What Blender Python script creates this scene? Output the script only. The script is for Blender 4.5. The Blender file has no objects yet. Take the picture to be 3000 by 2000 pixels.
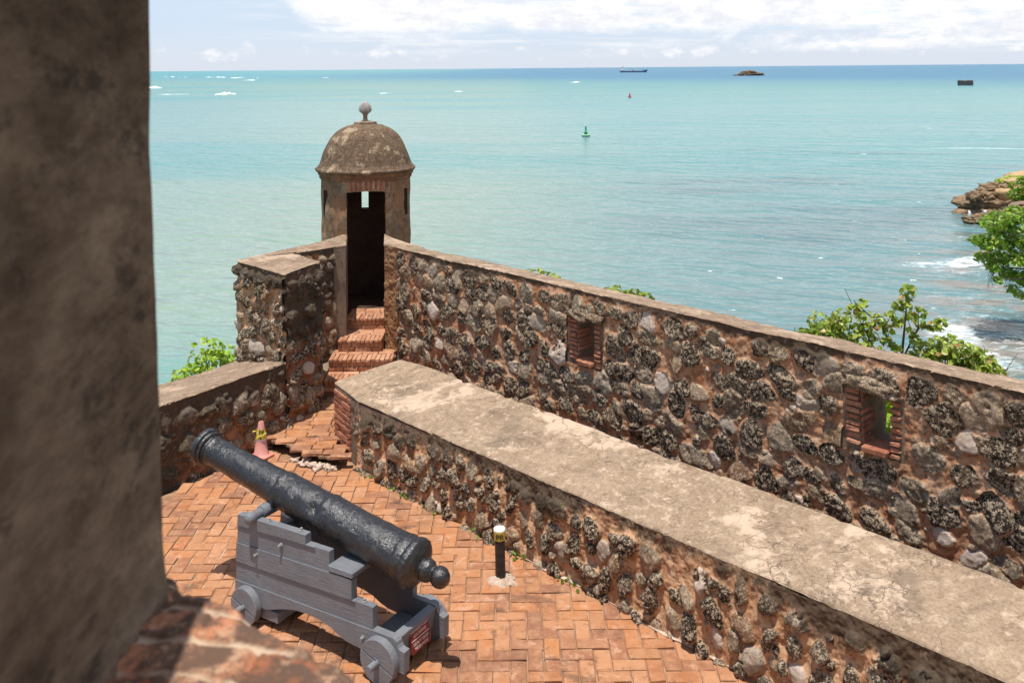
import bpy, bmesh, math, random
import numpy as np
from mathutils import Vector, Matrix
random.seed(11)
RNG = np.random.default_rng(5)
SC = bpy.context.scene
COL = SC.collection
rad = math.radians
SEA = -12.4

# ------------------------------------------------------------------ noise
def _h(i, j, k, seed):
    h = (i.astype(np.uint32) * np.uint32(374761393) + j.astype(np.uint32) * np.uint32(668265263)
         + k.astype(np.uint32) * np.uint32(2246822519) + np.uint32((seed * 3266489917) & 0xffffffff))
    h = (h ^ (h >> np.uint32(13))) * np.uint32(1274126177)
    h = (h ^ (h >> np.uint32(16))) * np.uint32(2654435761)
    return (h ^ (h >> np.uint32(15))).astype(np.float64) / 4294967296.0

def vn(x, y, z, seed=0):
    x, y, z = np.broadcast_arrays(np.asarray(x, float), np.asarray(y, float), np.asarray(z, float))
    i, j, k = np.floor(x), np.floor(y), np.floor(z)
    a, b, c = x - i, y - j, z - k
    a, b, c = a * a * (3 - 2 * a), b * b * (3 - 2 * b), c * c * (3 - 2 * c)
    i, j, k = i.astype(np.int64), j.astype(np.int64), k.astype(np.int64)
    r = 0
    for di in (0, 1):
        for dj in (0, 1):
            for dk in (0, 1):
                r = r + _h(i + di, j + dj, k + dk, seed) * (a if di else 1 - a) * (b if dj else 1 - b) * (c if dk else 1 - c)
    return r * 2 - 1

def fbm(x, y, z, octv=4, seed=0, gain=.5):
    r, amp, f = 0, 1., 1.
    for o in range(octv):
        r = r + amp * vn(np.asarray(x) * f, np.asarray(y) * f, np.asarray(z) * f, seed + o * 17)
        amp *= gain; f *= 2.03
    return r

def sstep(a, b, x):
    t = np.clip((x - a) / (b - a), 0, 1)
    return t * t * (3 - 2 * t)

# ------------------------------------------------------------------ objects
def finish(o, name, parent, loc, label, cat, group, kind):
    o.name = name
    COL.objects.link(o)
    if parent is not None:
        o.parent = parent
    if loc is not None:
        o.location = loc
    tag(o, label, cat, group, kind)
    return o

def tag(o, label=None, cat=None, group=None, kind=None):
    if label: o['label'] = label
    if cat: o['category'] = cat
    if group: o['group'] = group
    if kind: o['kind'] = kind
    return o

def thing(name, label, cat, loc=(0, 0, 0), rz=0, group=None):
    o = bpy.data.objects.new(name, None)
    o.empty_display_size = .2
    COL.objects.link(o)
    o.location = loc; o.rotation_euler = (0, 0, rz)
    return tag(o, label, cat, group)

def root_loc(parent):
    p, l = parent, Vector((0, 0, 0))
    while p is not None:
        l = l + p.location; p = p.parent
    return np.array(l)

def npmesh(name, V, F, mats, parent=None, attrs=None, smooth=True, midx=None, loc=None, label=None, cat=None, group=None, kind=None, local=False, sharp=None):
    """F: (n,4) or (n,3) int array.  V in world coordinates unless local."""
    V = np.asarray(V, np.float64)
    if not local:
        if parent is not None: V = V - root_loc(parent)
        elif loc is not None: V = V - np.array(loc)
    me = bpy.data.meshes.new(name)
    F = np.asarray(F, np.int32); k = F.shape[1]
    me.vertices.add(len(V)); me.vertices.foreach_set('co', V.astype(np.float32).ravel())
    me.loops.add(F.size); me.loops.foreach_set('vertex_index', F.ravel())
    me.polygons.add(len(F))
    me.polygons.foreach_set('loop_start', np.arange(0, F.size, k, dtype=np.int32))
    me.polygons.foreach_set('loop_total', np.full(len(F), k, np.int32))
    if midx is not None: me.polygons.foreach_set('material_index', np.asarray(midx, np.int32))
    me.polygons.foreach_set('use_smooth', np.full(len(F), smooth, bool))
    for a, val in (attrs or {}).items():
        at = me.attributes.new(a, 'FLOAT', 'POINT')
        at.data.foreach_set('value', np.asarray(val, np.float32).ravel())
    me.update(calc_edges=True); me.validate()
    if sharp: me.set_sharp_from_angle(angle=rad(sharp))
    for m in (mats if isinstance(mats, (list, tuple)) else [mats]): me.materials.append(m)
    return finish(bpy.data.objects.new(name, me), name, parent, loc, label, cat, group, kind)

class MB:
    """collects shapes, builds ONE mesh object"""
    def __init__(s): s.v, s.f, s.m, s.t = [], [], [], []
    def add(s, vs, fs, mat=0, tone=0.):
        b = len(s.v)
        s.v += [tuple(v) for v in vs]; s.t += [tone] * len(vs)
        s.f += [tuple(i + b for i in f) for f in fs]; s.m += [mat] * len(fs)
        return s
    def box(s, c, h, ax=None, bev=.0, jit=0., mat=0, tone=0.):
        """chamfered box; c centre, h half sizes, ax three unit axes"""
        ax = ax or ((1, 0, 0), (0, 1, 0), (0, 0, 1))
        A = [np.array(a, float) for a in ax]; c = np.array(c, float)
        vs = []
        def pt(sg, full):
            q = c.copy()
            for a in range(3):
                q = q + A[a] * sg[a] * (h[a] - (0 if a == full or bev == 0 else bev))
            return q
        sgs = [(x, y, z) for x in (-1, 1) for y in (-1, 1) for z in (-1, 1)]
        if bev == 0:
            for g in sgs: vs.append(pt(g, 0) + (RNG.uniform(-jit, jit, 3) if jit else 0))
            s.add(vs, [(0, 1, 3, 2), (4, 6, 7, 5), (0, 4, 5, 1), (2, 3, 7, 6), (0, 2, 6, 4), (1, 5, 7, 3)], mat, tone); return s
        idx = {}
        for g in sgs:
            jj = RNG.uniform(-jit, jit, 3) if jit else np.zeros(3)
            for a in range(3):
                idx[g, a] = len(vs); vs.append(pt(g, a) + jj + (RNG.uniform(-jit, jit, 3) * .25 if jit else 0))
        fs = []
        for a in range(3):
            b, d = (a + 1) % 3, (a + 2) % 3
            for sg in (-1, 1):
                loop = []
                for (p, q) in ((-1, -1), (1, -1), (1, 1), (-1, 1)):
                    g = [0, 0, 0]; g[a], g[b], g[d] = sg, p, q; loop.append(idx[tuple(g), a])
                fs.append(tuple(loop if sg > 0 else loop[::-1]))
            for p in (-1, 1):
                for q in (-1, 1):   # edges along axis a between faces b and d
                    g0 = [0, 0, 0]; g1 = [0, 0, 0]
                    g0[a], g0[b], g0[d] = -1, p, q; g1[a], g1[b], g1[d] = 1, p, q
                    g0, g1 = tuple(g0), tuple(g1)
                    l = (idx[g0, b], idx[g1, b], idx[g1, d], idx[g0, d])
                    fs.append(l if p * q < 0 else l[::-1])
        for g in sgs:
            l = (idx[g, 0], idx[g, 1], idx[g, 2])
            fs.append(l if g[0] * g[1] * g[2] > 0 else l[::-1])
        return s.add(vs, fs, mat, tone)
    def prism(s, poly, z0, z1, mat=0, tone=0., axis='z'):
        """poly 2-D points extruded; z0/z1 scalars or per-vertex lists.  axis 'y': poly is (x,z), extruded along y"""
        n = len(poly)
        a0 = z0 if hasattr(z0, '__len__') else [z0] * n
        a1 = z1 if hasattr(z1, '__len__') else [z1] * n
        P = (lambda p, z: (p[0], p[1], z)) if axis == 'z' else ((lambda p, z: (p[0], z, p[1])) if axis == 'y' else (lambda p, z: (z, p[0], p[1])))
        vs = [P(p, a) for p, a in zip(poly, a0)] + [P(p, a) for p, a in zip(poly, a1)]
        fs = [tuple(range(n))[::-1], tuple(range(n, 2 * n))] + [(i, (i + 1) % n, (i + 1) % n + n, i + n) for i in range(n)]
        return s.add(vs, fs, mat, tone)
    def lathe(s, prof, c=(0, 0, 0), d=(0, 0, 1), seg=24, mat=0, tone=0., cap=True):
        """prof: (radius, distance along d)"""
        d = Vector(d).normalized(); c = Vector(c)
        u = d.orthogonal().normalized(); w = d.cross(u)
        vs, fs = [], []
        for r, a in prof:
            for k in range(seg):
                t = 2 * math.pi * k / seg
                vs.append(c + d * a + (u * math.cos(t) + w * math.sin(t)) * r)
        for i in range(len(prof) - 1):
            for k in range(seg):
                k2 = (k + 1) % seg
                fs.append((i * seg + k, i * seg + k2, (i + 1) * seg + k2, (i + 1) * seg + k))
        if cap:
            fs.append(tuple(range(seg))[::-1]); fs.append(tuple(range((len(prof) - 1) * seg, len(prof) * seg)))
        return s.add(vs, fs, mat, tone)
    def tube(s, path, radii, seg=6, mat=0, tone=0.):
        P = [Vector(p) for p in path]; vs, fs = [], []
        for i, p in enumerate(P):
            d = (P[min(i + 1, len(P) - 1)] - P[max(i - 1, 0)]).normalized()
            u = d.cross(Vector((.3, .2, 1)) if abs(d.z) < .9 else Vector((1, .1, 0))).normalized(); w = d.cross(u)
            for k in range(seg):
                t = 2 * math.pi * k / seg
                vs.append(p + (u * math.cos(t) + w * math.sin(t)) * radii[i])
        for i in range(len(P) - 1):
            for k in range(seg):
                fs.append((i * seg + k, i * seg + (k + 1) % seg, (i + 1) * seg + (k + 1) % seg, (i + 1) * seg + k))
        fs.append(tuple(range(seg))[::-1]); fs.append(tuple(range((len(P) - 1) * seg, len(P) * seg)))
        return s.add(vs, fs, mat, tone)
    def build(s, name, mats, parent=None, loc=None, smooth=0, bevel=0., label=None, cat=None, group=None, kind=None, local=False):
        me = bpy.data.meshes.new(name)
        off = np.zeros(3) if local else (root_loc(parent) if parent is not None else np.array(loc if loc is not None else (0, 0, 0), float))
        me.from_pydata([tuple(np.array(v) - off) for v in s.v], [], s.f)
        me.polygons.foreach_set('material_index', np.array(s.m, np.int32))
        at = me.attributes.new('tone', 'FLOAT', 'POINT'); at.data.foreach_set('value', np.array(s.t, np.float32))
        bm = bmesh.new(); bm.from_mesh(me)
        bmesh.ops.recalc_face_normals(bm, faces=bm.faces)
        if bevel:
            es = [e for e in bm.edges if len(e.link_faces) == 2 and e.calc_face_angle(0) > .5]
            bmesh.ops.bevel(bm, geom=es, offset=bevel, segments=1, affect='EDGES', clamp_overlap=True)
        bm.to_mesh(me); bm.free()
        if smooth:
            me.polygons.foreach_set('use_smooth', np.ones(len(me.polygons), bool)); me.set_sharp_from_angle(angle=rad(smooth))
        for m in (mats if isinstance(mats, (list, tuple)) else [mats]): me.materials.append(m)
        return finish(bpy.data.objects.new(name, me), name, parent, loc, label, cat, group, kind)

def copy_tree(o, parent=None):
    c = o.copy(); COL.objects.link(c); c.parent = parent
    for ch in [x for x in o.children]: copy_tree(ch, c)
    return c

# ------------------------------------------------------------------ materials
class G:
    def __init__(s, name):
        s.m = bpy.data.materials.new(name); s.m.use_nodes = True
        s.t = s.m.node_tree; s.t.nodes.clear()
        s.out = s.t.nodes.new('ShaderNodeOutputMaterial')
    def n(s, typ, **kw):
        nd = s.t.nodes.new('ShaderNode' + typ)
        for k, v in kw.items(): setattr(nd, k, v)
        return nd
    def set(s, sock, v):
        if isinstance(v, bpy.types.NodeSocket): s.t.links.new(v, sock)
        elif v is not None:
            if hasattr(sock.default_value, '__len__') and not hasattr(v, '__len__'): v = (v, v, v)
            if sock.type == 'RGBA' and len(v) == 3: v = (*v, 1)
            sock.default_value = v
    def co(s, which='Object'): return s.n('TexCoord').outputs[which]
    def pos(s): return s.n('NewGeometry').outputs['Position']
    def map(s, v, scale=1, rot=(0, 0, 0), loc=(0, 0, 0)):
        m = s.n('Mapping'); s.set(m.inputs['Vector'], v); s.set(m.inputs['Scale'], scale)
        m.inputs['Rotation'].default_value = rot; m.inputs['Location'].default_value = loc
        return m.outputs[0]
    def noise(s, v, scale, detail=4, rough=.55, dist=0):
        m = s.n('TexNoise'); s.set(m.inputs['Vector'], v)
        for k, x in (('Scale', scale), ('Detail', detail), ('Roughness', rough), ('Distortion', dist)): s.set(m.inputs[k], x)
        return m.outputs['Fac']
    def vor(s, v, scale, feature='F1', out='Distance', rnd=1):
        m = s.n('TexVoronoi', feature=feature); s.set(m.inputs['Vector'], v); s.set(m.inputs['Scale'], scale); s.set(m.inputs['Randomness'], rnd)
        return m.outputs[out]
    def attr(s, name): return s.n('Attribute', attribute_name=name).outputs['Fac']
    def ramp(s, fac, stops, interp='LINEAR'):
        m = s.n('ValToRGB'); m.color_ramp.interpolation = interp; e = m.color_ramp.elements
        while len(e) > 1: e.remove(e[-1])
        for i, (p, c) in enumerate(stops):
            el = e[0] if i == 0 else e.new(p)
            el.position = p; c = c if hasattr(c, '__len__') else (c, c, c); el.color = (*c[:3], 1)
        s.set(m.inputs[0], fac); return m.outputs[0]
    def step(s, fac, a, b):
        m = s.n('MapRange', interpolation_type='SMOOTHSTEP'); s.set(m.inputs[0], fac)
        s.set(m.inputs[1], a); s.set(m.inputs[2], b); return m.outputs[0]
    def mix(s, fac, a, b, blend='MIX'):
        m = s.n('Mix', data_type='RGBA', blend_type=blend); s.set(m.inputs[0], fac); s.set(m.inputs[6], a); s.set(m.inputs[7], b)
        return m.outputs[2]
    def math(s, op, a, b=None, c=None, clamp=False):
        m = s.n('Math', operation=op, use_clamp=clamp); s.set(m.inputs[0], a)
        if b is not None: s.set(m.inputs[1], b)
        if c is not None: s.set(m.inputs[2], c)
        return m.outputs[0]
    def xyz(s, v):
        m = s.n('SeparateXYZ'); s.set(m.inputs[0], v); return m.outputs
    def comb(s, x, y, z):
        m = s.n('CombineXYZ'); s.set(m.inputs[0], x); s.set(m.inputs[1], y); s.set(m.inputs[2], z); return m.outputs[0]
    def bump(s, h, strength=.3, dist=.01, normal=None):
        m = s.n('Bump'); s.set(m.inputs['Height'], h); s.set(m.inputs['Strength'], strength); s.set(m.inputs['Distance'], dist)
        if normal is not None: s.set(m.inputs['Normal'], normal)
        return m.outputs[0]
    def done(s, color, rough=.85, normal=None, spec=.3, metal=0., transl=None, coat=0.):
        p = s.n('BsdfPrincipled')
        s.set(p.inputs['Base Color'], color); s.set(p.inputs['Roughness'], rough); s.set(p.inputs['Specular IOR Level'], spec); s.set(p.inputs['Metallic'], metal)
        if normal is not None: s.set(p.inputs['Normal'], normal)
        sh = p.outputs[0]
        if transl is not None:
            t = s.n('BsdfTranslucent'); s.set(t.inputs[0], transl[1]); mx = s.n('MixShader'); s.set(mx.inputs[0], transl[0])
            s.t.links.new(sh, mx.inputs[1]); s.t.links.new(t.outputs[0], mx.inputs[2]); sh = mx.outputs[0]
        s.t.links.new(sh, s.out.inputs[0]); return s.m

def rubble_mat(name, mortar_a, mortar_b, mortar_c):
    g = G(name); p = g.co()
    mask, tone, pit, stain = g.attr('mask'), g.attr('tone'), g.attr('pit'), g.attr('stain')
    mn = g.noise(p, 5, 6, .6)
    mort = g.ramp(mn, [(.3, mortar_b), (.5, mortar_a), (.68, mortar_c)])
    mort = g.mix(g.math('MULTIPLY', g.step(g.noise(g.map(p, 1, loc=(9, 1, 5)), 13, 8, .74), .47, .60), .75), mort, g.mix(1., mort, (.40, .34, .30), 'MULTIPLY'))
    mort = g.mix(g.step(g.noise(p, 60, 4, .7), .45, .75), mort, g.mix(1., mort, (.72, .66, .6), 'MULTIPLY'))
    dark = g.ramp(tone, [(0, (.034, .026, .019)), (.30, (.055, .042, .030)), (.46, (.095, .073, .051)), (.58, (.17, .122, .080)), (.70, (.20, .158, .115)), (.80, (.22, .125, .07)), (.87, (.28, .20, .135)), (.92, (.33, .275, .225)), (.955, (.60, .50, .44))], 'CONSTANT')
    spk = g.noise(p, 42, 5, .75); spk2 = g.noise(g.map(p, 1, loc=(5, 5, 5)), 95, 3, .65)
    lightc = g.mix(g.noise(p, 6, 3), (.58, .43, .28), (.50, .41, .32))
    hi = g.math('ADD', g.math('ADD', g.math('MULTIPLY', pit, .45), g.math('MULTIPLY', g.math('SUBTRACT', spk, .5), 4.5)), g.math('MULTIPLY', g.math('SUBTRACT', spk2, .5), 3.0))
    hi = g.math('MULTIPLY', g.step(hi, -.14, .52), .9)  # pale coral flecks, also carrying sun highlights on raised spots as colour
    stone = g.mix(hi, dark, lightc)
    stone = g.mix(g.math('MULTIPLY', g.step(g.noise(p, 3.1, 3), .54, .72), .30), stone, (.36, .22, .13))
    stone = g.mix(g.math('MULTIPLY', g.step(g.noise(g.map(p, 1, loc=(2, 7, 3)), 22, 4, .7), .60, .70), .6), stone, (.022, .019, .017))
    col = g.mix(g.step(mask, .02, .22), mort, stone)
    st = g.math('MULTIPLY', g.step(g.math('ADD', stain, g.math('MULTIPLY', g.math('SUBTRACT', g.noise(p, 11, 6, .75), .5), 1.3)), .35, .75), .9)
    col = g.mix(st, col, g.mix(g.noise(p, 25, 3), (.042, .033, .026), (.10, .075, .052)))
    h = g.math('ADD', g.math('MULTIPLY', g.noise(p, 45, 6, .75), g.math('ADD', .35, mask)), g.math('MULTIPLY', g.noise(p, 140, 3, .7), .35))
    return g.done(col, .93, g.bump(h, .9, .016), .12)

def plaster_mat(name, a, b, c, stain=(.05, .042, .035), amt=.5, s=1., cracks=0., pale=None, fleck=None, flake=False):
    g = G(name); p = g.co()
    col = g.ramp(g.noise(p, 2.3 * s, 7, .62), [(.3, a), (.5, b), (.7, c)])
    fine = g.noise(p, 38 * s, 6, .72)
    col = g.mix(g.math('MULTIPLY', g.step(fine, .42, .62), .55), col, g.mix(1., col, (.55, .52, .50), 'MULTIPLY'))
    if fleck:
        fl = g.noise(g.map(p, 1, loc=(1, 8, 2)), 9 * s, 10, .78, .4)
        col = g.mix(g.math('MULTIPLY', g.step(fl, .52, .60), .6), col, fleck)
        fd = g.noise(g.map(p, 1, loc=(6, 2, 9)), 7 * s, 10, .78, .3)
        col = g.mix(g.math('MULTIPLY', g.step(fd, .53, .62), .48), col, g.mix(1., col, (.42, .39, .37), 'MULTIPLY'))
    if flake:
        col = g.mix(g.math('MULTIPLY', g.step(g.attr('flake'), .1, .4), .8), col, g.mix(g.noise(p, 16, 6, .7), (.17, .075, .042), (.46, .25, .14)))
    if cracks > .6:
        al = g.noise(g.map(p, 1, loc=(4, 6, 1)), .8 * s, 10, .72, .6)
        col = g.mix(g.math('MULTIPLY', g.step(al, .55, .66), .5), col, (.13, .10, .08))
    if pale:
        pm = g.math('MULTIPLY', g.step(g.math('ADD', g.noise(p, 1.0 * s, 10, .72), g.math('MULTIPLY', fine, .10)), .585, .635), .7)
        col = g.mix(pm, col, pale)
    dirt = g.math('MULTIPLY', g.step(g.noise(p, 4.7 * s, 8, .7), .5, .72), amt)
    col = g.mix(dirt, col, stain)
    h = g.math('ADD', g.noise(p, 24 * s, 8, .7), g.math('MULTIPLY', g.noise(p, 4 * s, 4), .8))
    if cracks:
        w = g.math('ADD', 0, 0)
        nd = g.n('VectorMath', operation='ADD'); g.set(nd.inputs[0], p)
        sc = g.n('VectorMath', operation='SCALE'); tn = g.n('TexNoise'); g.set(tn.inputs['Vector'], p); g.set(tn.inputs['Scale'], 5.); g.set(tn.inputs['Detail'], 5.)
        g.t.links.new(tn.outputs['Color'], sc.inputs[0]); sc.inputs['Scale'].default_value = .28
        g.t.links.new(sc.outputs[0], nd.inputs[1])
        e1 = g.vor(nd.outputs[0], 3.2, 'DISTANCE_TO_EDGE'); e2 = g.vor(nd.outputs[0], 8.5, 'DISTANCE_TO_EDGE')
        c1 = g.math('MULTIPLY', g.math('SUBTRACT', 1, g.step(e1, .003, .013)), g.step(g.noise(p, .9, 3), .50, .62))
        c2 = g.math('MULTIPLY', g.math('SUBTRACT', 1, g.step(e2, .006, .022)), g.step(g.noise(g.map(p, 1, loc=(7, 3, 1)), 1.3, 3), .54, .66))
        ck = g.math('MULTIPLY', g.math('MAXIMUM', c1, g.math('MULTIPLY', c2, .8)), cracks)
        col = g.mix(ck, col, (.07, .05, .038)); h = g.math('SUBTRACT', h, g.math('MULTIPLY', ck, 1.2))
    return g.done(col, .92, g.bump(h, .6, .012), .15)

def brick_mat(name, cols, dirt=(.10, .06, .04), amt=.55, dust=(.46, .27, .17), rough=.85):
    g = G(name); p = g.co(); t = g.attr('tone')
    k = len(cols)
    col = g.ramp(t, [(i / k, c) for i, c in enumerate(cols)], 'CONSTANT')
    col = g.mix(g.math('MULTIPLY', g.step(g.noise(p, 9, 6, .65), .38, .7), .6), col, dust)
    col = g.mix(g.math('MULTIPLY', g.step(g.noise(p, 14, 8, .75), .52, .70), amt), col, dirt)
    col = g.mix(g.math('MULTIPLY', g.step(g.noise(p, 1.3, 5, .6), .5, .75), amt * .55), col, (.17, .085, .05))
    col = g.mix(g.math('MULTIPLY', g.step(g.noise(g.map(p, 1, loc=(3, 5, 1)), 5.5, 9, .76, .5), .54, .63), .55), col, (.56, .33, .22))
    col = g.mix(g.math('MULTIPLY', g.step(g.noise(g.map(p, 1, loc=(8, 1, 4)), 2.1, 9, .74, .3), .55, .66), amt), col, (.16, .085, .055))
    col = g.mix(g.math('MULTIPLY', g.step(g.noise(p, 70, 3, .6), .66, .74), .5), col, (.60, .44, .32))
    h = g.math('ADD', g.noise(p, 55, 6, .7), g.math('MULTIPLY', g.noise(p, 9, 3), .9))
    return g.done(col, rough, g.bump(h, .5, .008), .2)

M = {}
M['rubble_far'] = rubble_mat('coral_rubble_brown_mortar', (.50, .275, .16), (.36, .155, .078), (.60, .40, .275))
M['rubble_near'] = rubble_mat('coral_rubble_sandy_mortar', (.56, .325, .185), (.42, .215, .11), (.65, .44, .29))
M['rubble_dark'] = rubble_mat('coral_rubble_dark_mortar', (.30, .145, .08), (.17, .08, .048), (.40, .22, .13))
M['coping'] = plaster_mat('weathered_lime_coping', (.25, .176, .120), (.345, .250, .170), (.42, .312, .215), (.13, .095, .068), .55, 1., .7, (.60, .45, .33), (.54, .41, .30))
M['coping_far'] = plaster_mat('weathered_grey_coping', (.22, .152, .105), (.305, .215, .148), (.39, .28, .195), (.08, .058, .042), .6, 1.3, .5, (.50, .37, .27), (.52, .39, .28))
M['plaster'] = plaster_mat('old_grey_plaster', (.17, .125, .095), (.26, .19, .14), (.33, .24, .17), (.06, .046, .036), .7, 1.6, 0)
M['plaster_orange'] = plaster_mat('eroded_orange_plaster', (.22, .12, .065), (.36, .19, .095), (.42, .26, .15), (.09, .055, .035), .75, 2.2, 0)
M['drum'] = plaster_mat('flaking_tower_plaster', (.17, .105, .068), (.25, .16, .105), (.32, .21, .138), (.065, .047, .036), .9, 2.4, 1., (.40, .26, .165), (.34, .215, .135), True)
M['dome'] = plaster_mat('lichen_dome_plaster', (.100, .064, .041), (.148, .098, .064), (.205, .139, .091), (.055, .045, .036), .9, 3.4, .25, (.46, .34, .23), (.36, .26, .17))
M['inside_shade'] = plaster_mat('shade_toned_inside_plaster', (.075, .046, .034), (.11, .068, .048), (.15, .095, .066), (.04, .027, .021), .5, 2.)  # interior shade put into the plaster colour, darker than the outside
def jamb_mat():
    g = G('dark_mottled_plaster'); p = g.co()
    st = g.noise(g.map(p, (7, 2.4, 6.5)), 1, 11, .78, .2)
    col = g.ramp(st, [(.28, (.060, .042, .029)), (.43, (.155, .106, .072)), (.56, (.265, .188, .130)), (.70, (.42, .31, .22))])
    col = g.mix(g.math('MULTIPLY', g.step(g.noise(g.map(p, (14, 5, 11), loc=(3, 1, 2)), 1, 9, .78), .52, .64), .7), col, (.042, .033, .028))
    big = g.step(g.noise(g.map(p, (1.5, .8, 1.6), loc=(.3, .55, .2)), 1, 5, .6), .46, .60)
    col = g.mix(g.math('MULTIPLY', big, .55), col, g.mix(1., col, (.45, .42, .40), 'MULTIPLY'))  # broad patches of darker tone
    h = g.math('ADD', g.noise(g.map(p, (30, 30, 14)), 1, 8, .72), g.math('MULTIPLY', st, .8))
    return g.done(col, .95, g.bump(h, .9, .02), .1)
M['jamb'] = jamb_mat()
M['stonecore'] = plaster_mat('rough_scarp_stone', (.20, .14, .10), (.28, .20, .14), (.34, .25, .18), (.07, .055, .045), .7, 1.)
BR = [(.41, .180, .082), (.36, .148, .066), (.44, .212, .106), (.30, .132, .070), (.41, .168, .072), (.42, .196, .096), (.26, .118, .070), (.38, .176, .086), (.33, .150, .080), (.43, .180, .074)]
M['paver'] = brick_mat('terracotta_pavers', BR, (.16, .086, .052), .8, (.48, .262, .146))
M['stepbrick'] = brick_mat('dusty_step_bricks', [(.46, .22, .125), (.40, .175, .09), (.50, .27, .165), (.36, .155, .085), (.44, .21, .12)], (.13, .08, .055), .5, (.56, .34, .22))
M['brick'] = brick_mat('old_red_bricks', [(.38, .135, .075), (.32, .11, .06), (.42, .165, .095), (.25, .095, .058), (.35, .14, .08)], (.10, .06, .045), .55, (.50, .27, .17))
M['sillbrick'] = brick_mat('worn_sill_bricks', [(.34, .14, .075), (.27, .11, .065), (.40, .19, .115), (.22, .12, .085), (.36, .16, .09)], (.085, .062, .05), .85, (.50, .33, .23))
def sill_mat():
    g = G('worn_sill_masonry'); p = g.co(); t, mk = g.attr('tone'), g.attr('mask')
    col = g.ramp(t, [(0, (.42, .16, .075)), (.2, (.33, .125, .06)), (.4, (.46, .20, .11)), (.6, (.27, .14, .09)), (.8, (.40, .18, .09))], 'CONSTANT')
    col = g.mix(g.math('MULTIPLY', g.step(g.noise(p, 12, 8, .74), .40, .54), .88), col, (.095, .066, .050))
    col = g.mix(g.math('MULTIPLY', g.step(g.noise(g.map(p, 1, loc=(3, 3, 0)), 17, 6, .7), .54, .66), .7), col, (.56, .34, .21))
    col = g.mix(g.math('MULTIPLY', g.math('SUBTRACT', 1, g.step(mk, .2, .9)), g.step(g.noise(p, 10, 4), .36, .54)), col, (.52, .39, .28))
    return g.done(col, .9, g.bump(g.noise(p, 60, 6, .7), .6, .01), .15)
def simple(name, a, b, s=8., rough=.8, bump=.3, spec=.3, bs=40., bd=.006):
    g = G(name); p = g.co()
    col = g.mix(g.step(g.noise(p, s, 5, .6), .35, .7), a, b)
    return g.done(col, rough, g.bump(g.noise(p, bs, 5, .65), bump, bd), spec)
def joints():
    g = G('sandy_paver_joints'); p = g.co()
    col = g.mix(g.step(g.noise(p, 6, 5, .6), .35, .7), (.25, .145, .088), (.40, .245, .15))
    col = g.mix(g.math('MULTIPLY', g.step(g.noise(g.map(p, 1, loc=(4, 4, 4)), 1.9, 6, .65), .56, .64), .6), col, (.55, .41, .31))
    return g.done(col, .95, g.bump(g.noise(p, 40, 5), .4, .006), .1)
M['bedding'] = joints()
M['palemortar'] = simple('pale_lime_mortar', (.58, .46, .37), (.40, .28, .20), 22, .95, .8, .1, 50, .012)
M['slabedge'] = simple('broken_slab_edge', (.30, .19, .115), (.17, .11, .075), 9, .95, .9, .1, 40, .015)
M['rock'] = simple('brown_coral_rock', (.42, .29, .175), (.16, .11, .075), 1.3, .95, 1., .1, 5., .35)
M['rockpale'] = simple('tan_soil_slope', (.52, .34, .20), (.30, .24, .11), .6, .95, .6, .1, 3., .08)
M['ground'] = simple('shore_soil', (.15, .13, .06), (.08, .10, .03), .5, .95, .6, .1, 4., .1)
M['white'] = simple('white_litter', (.8, .78, .78), (.7, .66, .66), 6, .6)
# painted wood
def wood_paint():
    g = G('grey_painted_timber'); p = g.co()
    st = g.map(p, (3., 30., 30.))
    gr = g.noise(st, 3.2, 6, .65, .8)
    col = g.mix(g.step(g.noise(p, 5, 4), .3, .7), (.162, .171, .191), (.194, .203, .221))
    col = g.mix(g.math('MULTIPLY', g.step(g.noise(p, 30, 5, .7), .62, .72), .35), col, (.32, .33, .35))
    col = g.mix(g.math('MULTIPLY', g.step(gr, .58, .72), .5), col, (.12, .128, .15))
    col = g.mix(g.math('MULTIPLY', g.step(g.noise(g.map(p, (1, 1, .45)), 6, 8, .74), .52, .68), .42), col, (.15, .135, .125))
    col = g.mix(g.math('MULTIPLY', g.step(g.noise(p, 18, 7, .75), .655, .69), .7), col, (.33, .27, .22))
    return g.done(col, .42, g.bump(g.math('ADD', gr, g.math('MULTIPLY', g.noise(p, 60, 3), .3)), .9, .010), .4)
M['wood'] = wood_paint()
def iron():
    g = G('lumpy_black_iron_paint'); p = g.co()
    v = g.noise(p, 34, 5, .62, .8); w = g.noise(p, 85, 4, .6)
    col = g.mix(g.step(v, .45, .7), (.011, .0105, .0115), (.026, .026, .029))
    col = g.mix(g.math('MULTIPLY', g.step(g.noise(p, 10, 6, .7), .66, .74), .45), col, (.10, .07, .052))
    col = g.mix(g.math('MULTIPLY', g.step(g.noise(p, 4, 7, .72), .55, .68), .45), col, (.075, .068, .064))
    h = g.math('ADD', g.math('MULTIPLY', v, 1.), g.math('MULTIPLY', w, .45))
    return g.done(col, g.ramp(g.noise(p, 14, 3), [(.3, .20), (.7, .36)]), g.bump(h, 1., .0075), .8)
M['iron'] = iron()
M['bolt'] = simple('painted_bolt', (.20, .205, .22), (.34, .32, .29), 90, .5, .3)
M['blackpipe'] = simple('black_scuffed_pipe', (.016, .014, .014), (.05, .045, .042), 18, .45, .3)
M['tape'] = simple('yellow_warning_tape', (.66, .53, .08), (.50, .41, .09), 25, .45, .3)
M['ink'] = simple('black_print', (.015, .015, .012), (.03, .03, .025), 30, .5)
M['capwhite'] = simple('white_pipe_cap', (.82, .82, .82), (.78, .78, .78), 10, .5)
M['cone'] = simple('faded_pink_plastic', (.62, .27, .23), (.66, .34, .30), 14, .6, .2)
M['conebase'] = simple('salmon_rubber', (.64, .20, .13), (.60, .25, .18), 14, .65, .2)
M['signred'] = simple('maroon_enamel', (.17, .018, .016), (.21, .03, .024), 12, .35, .1)
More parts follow.
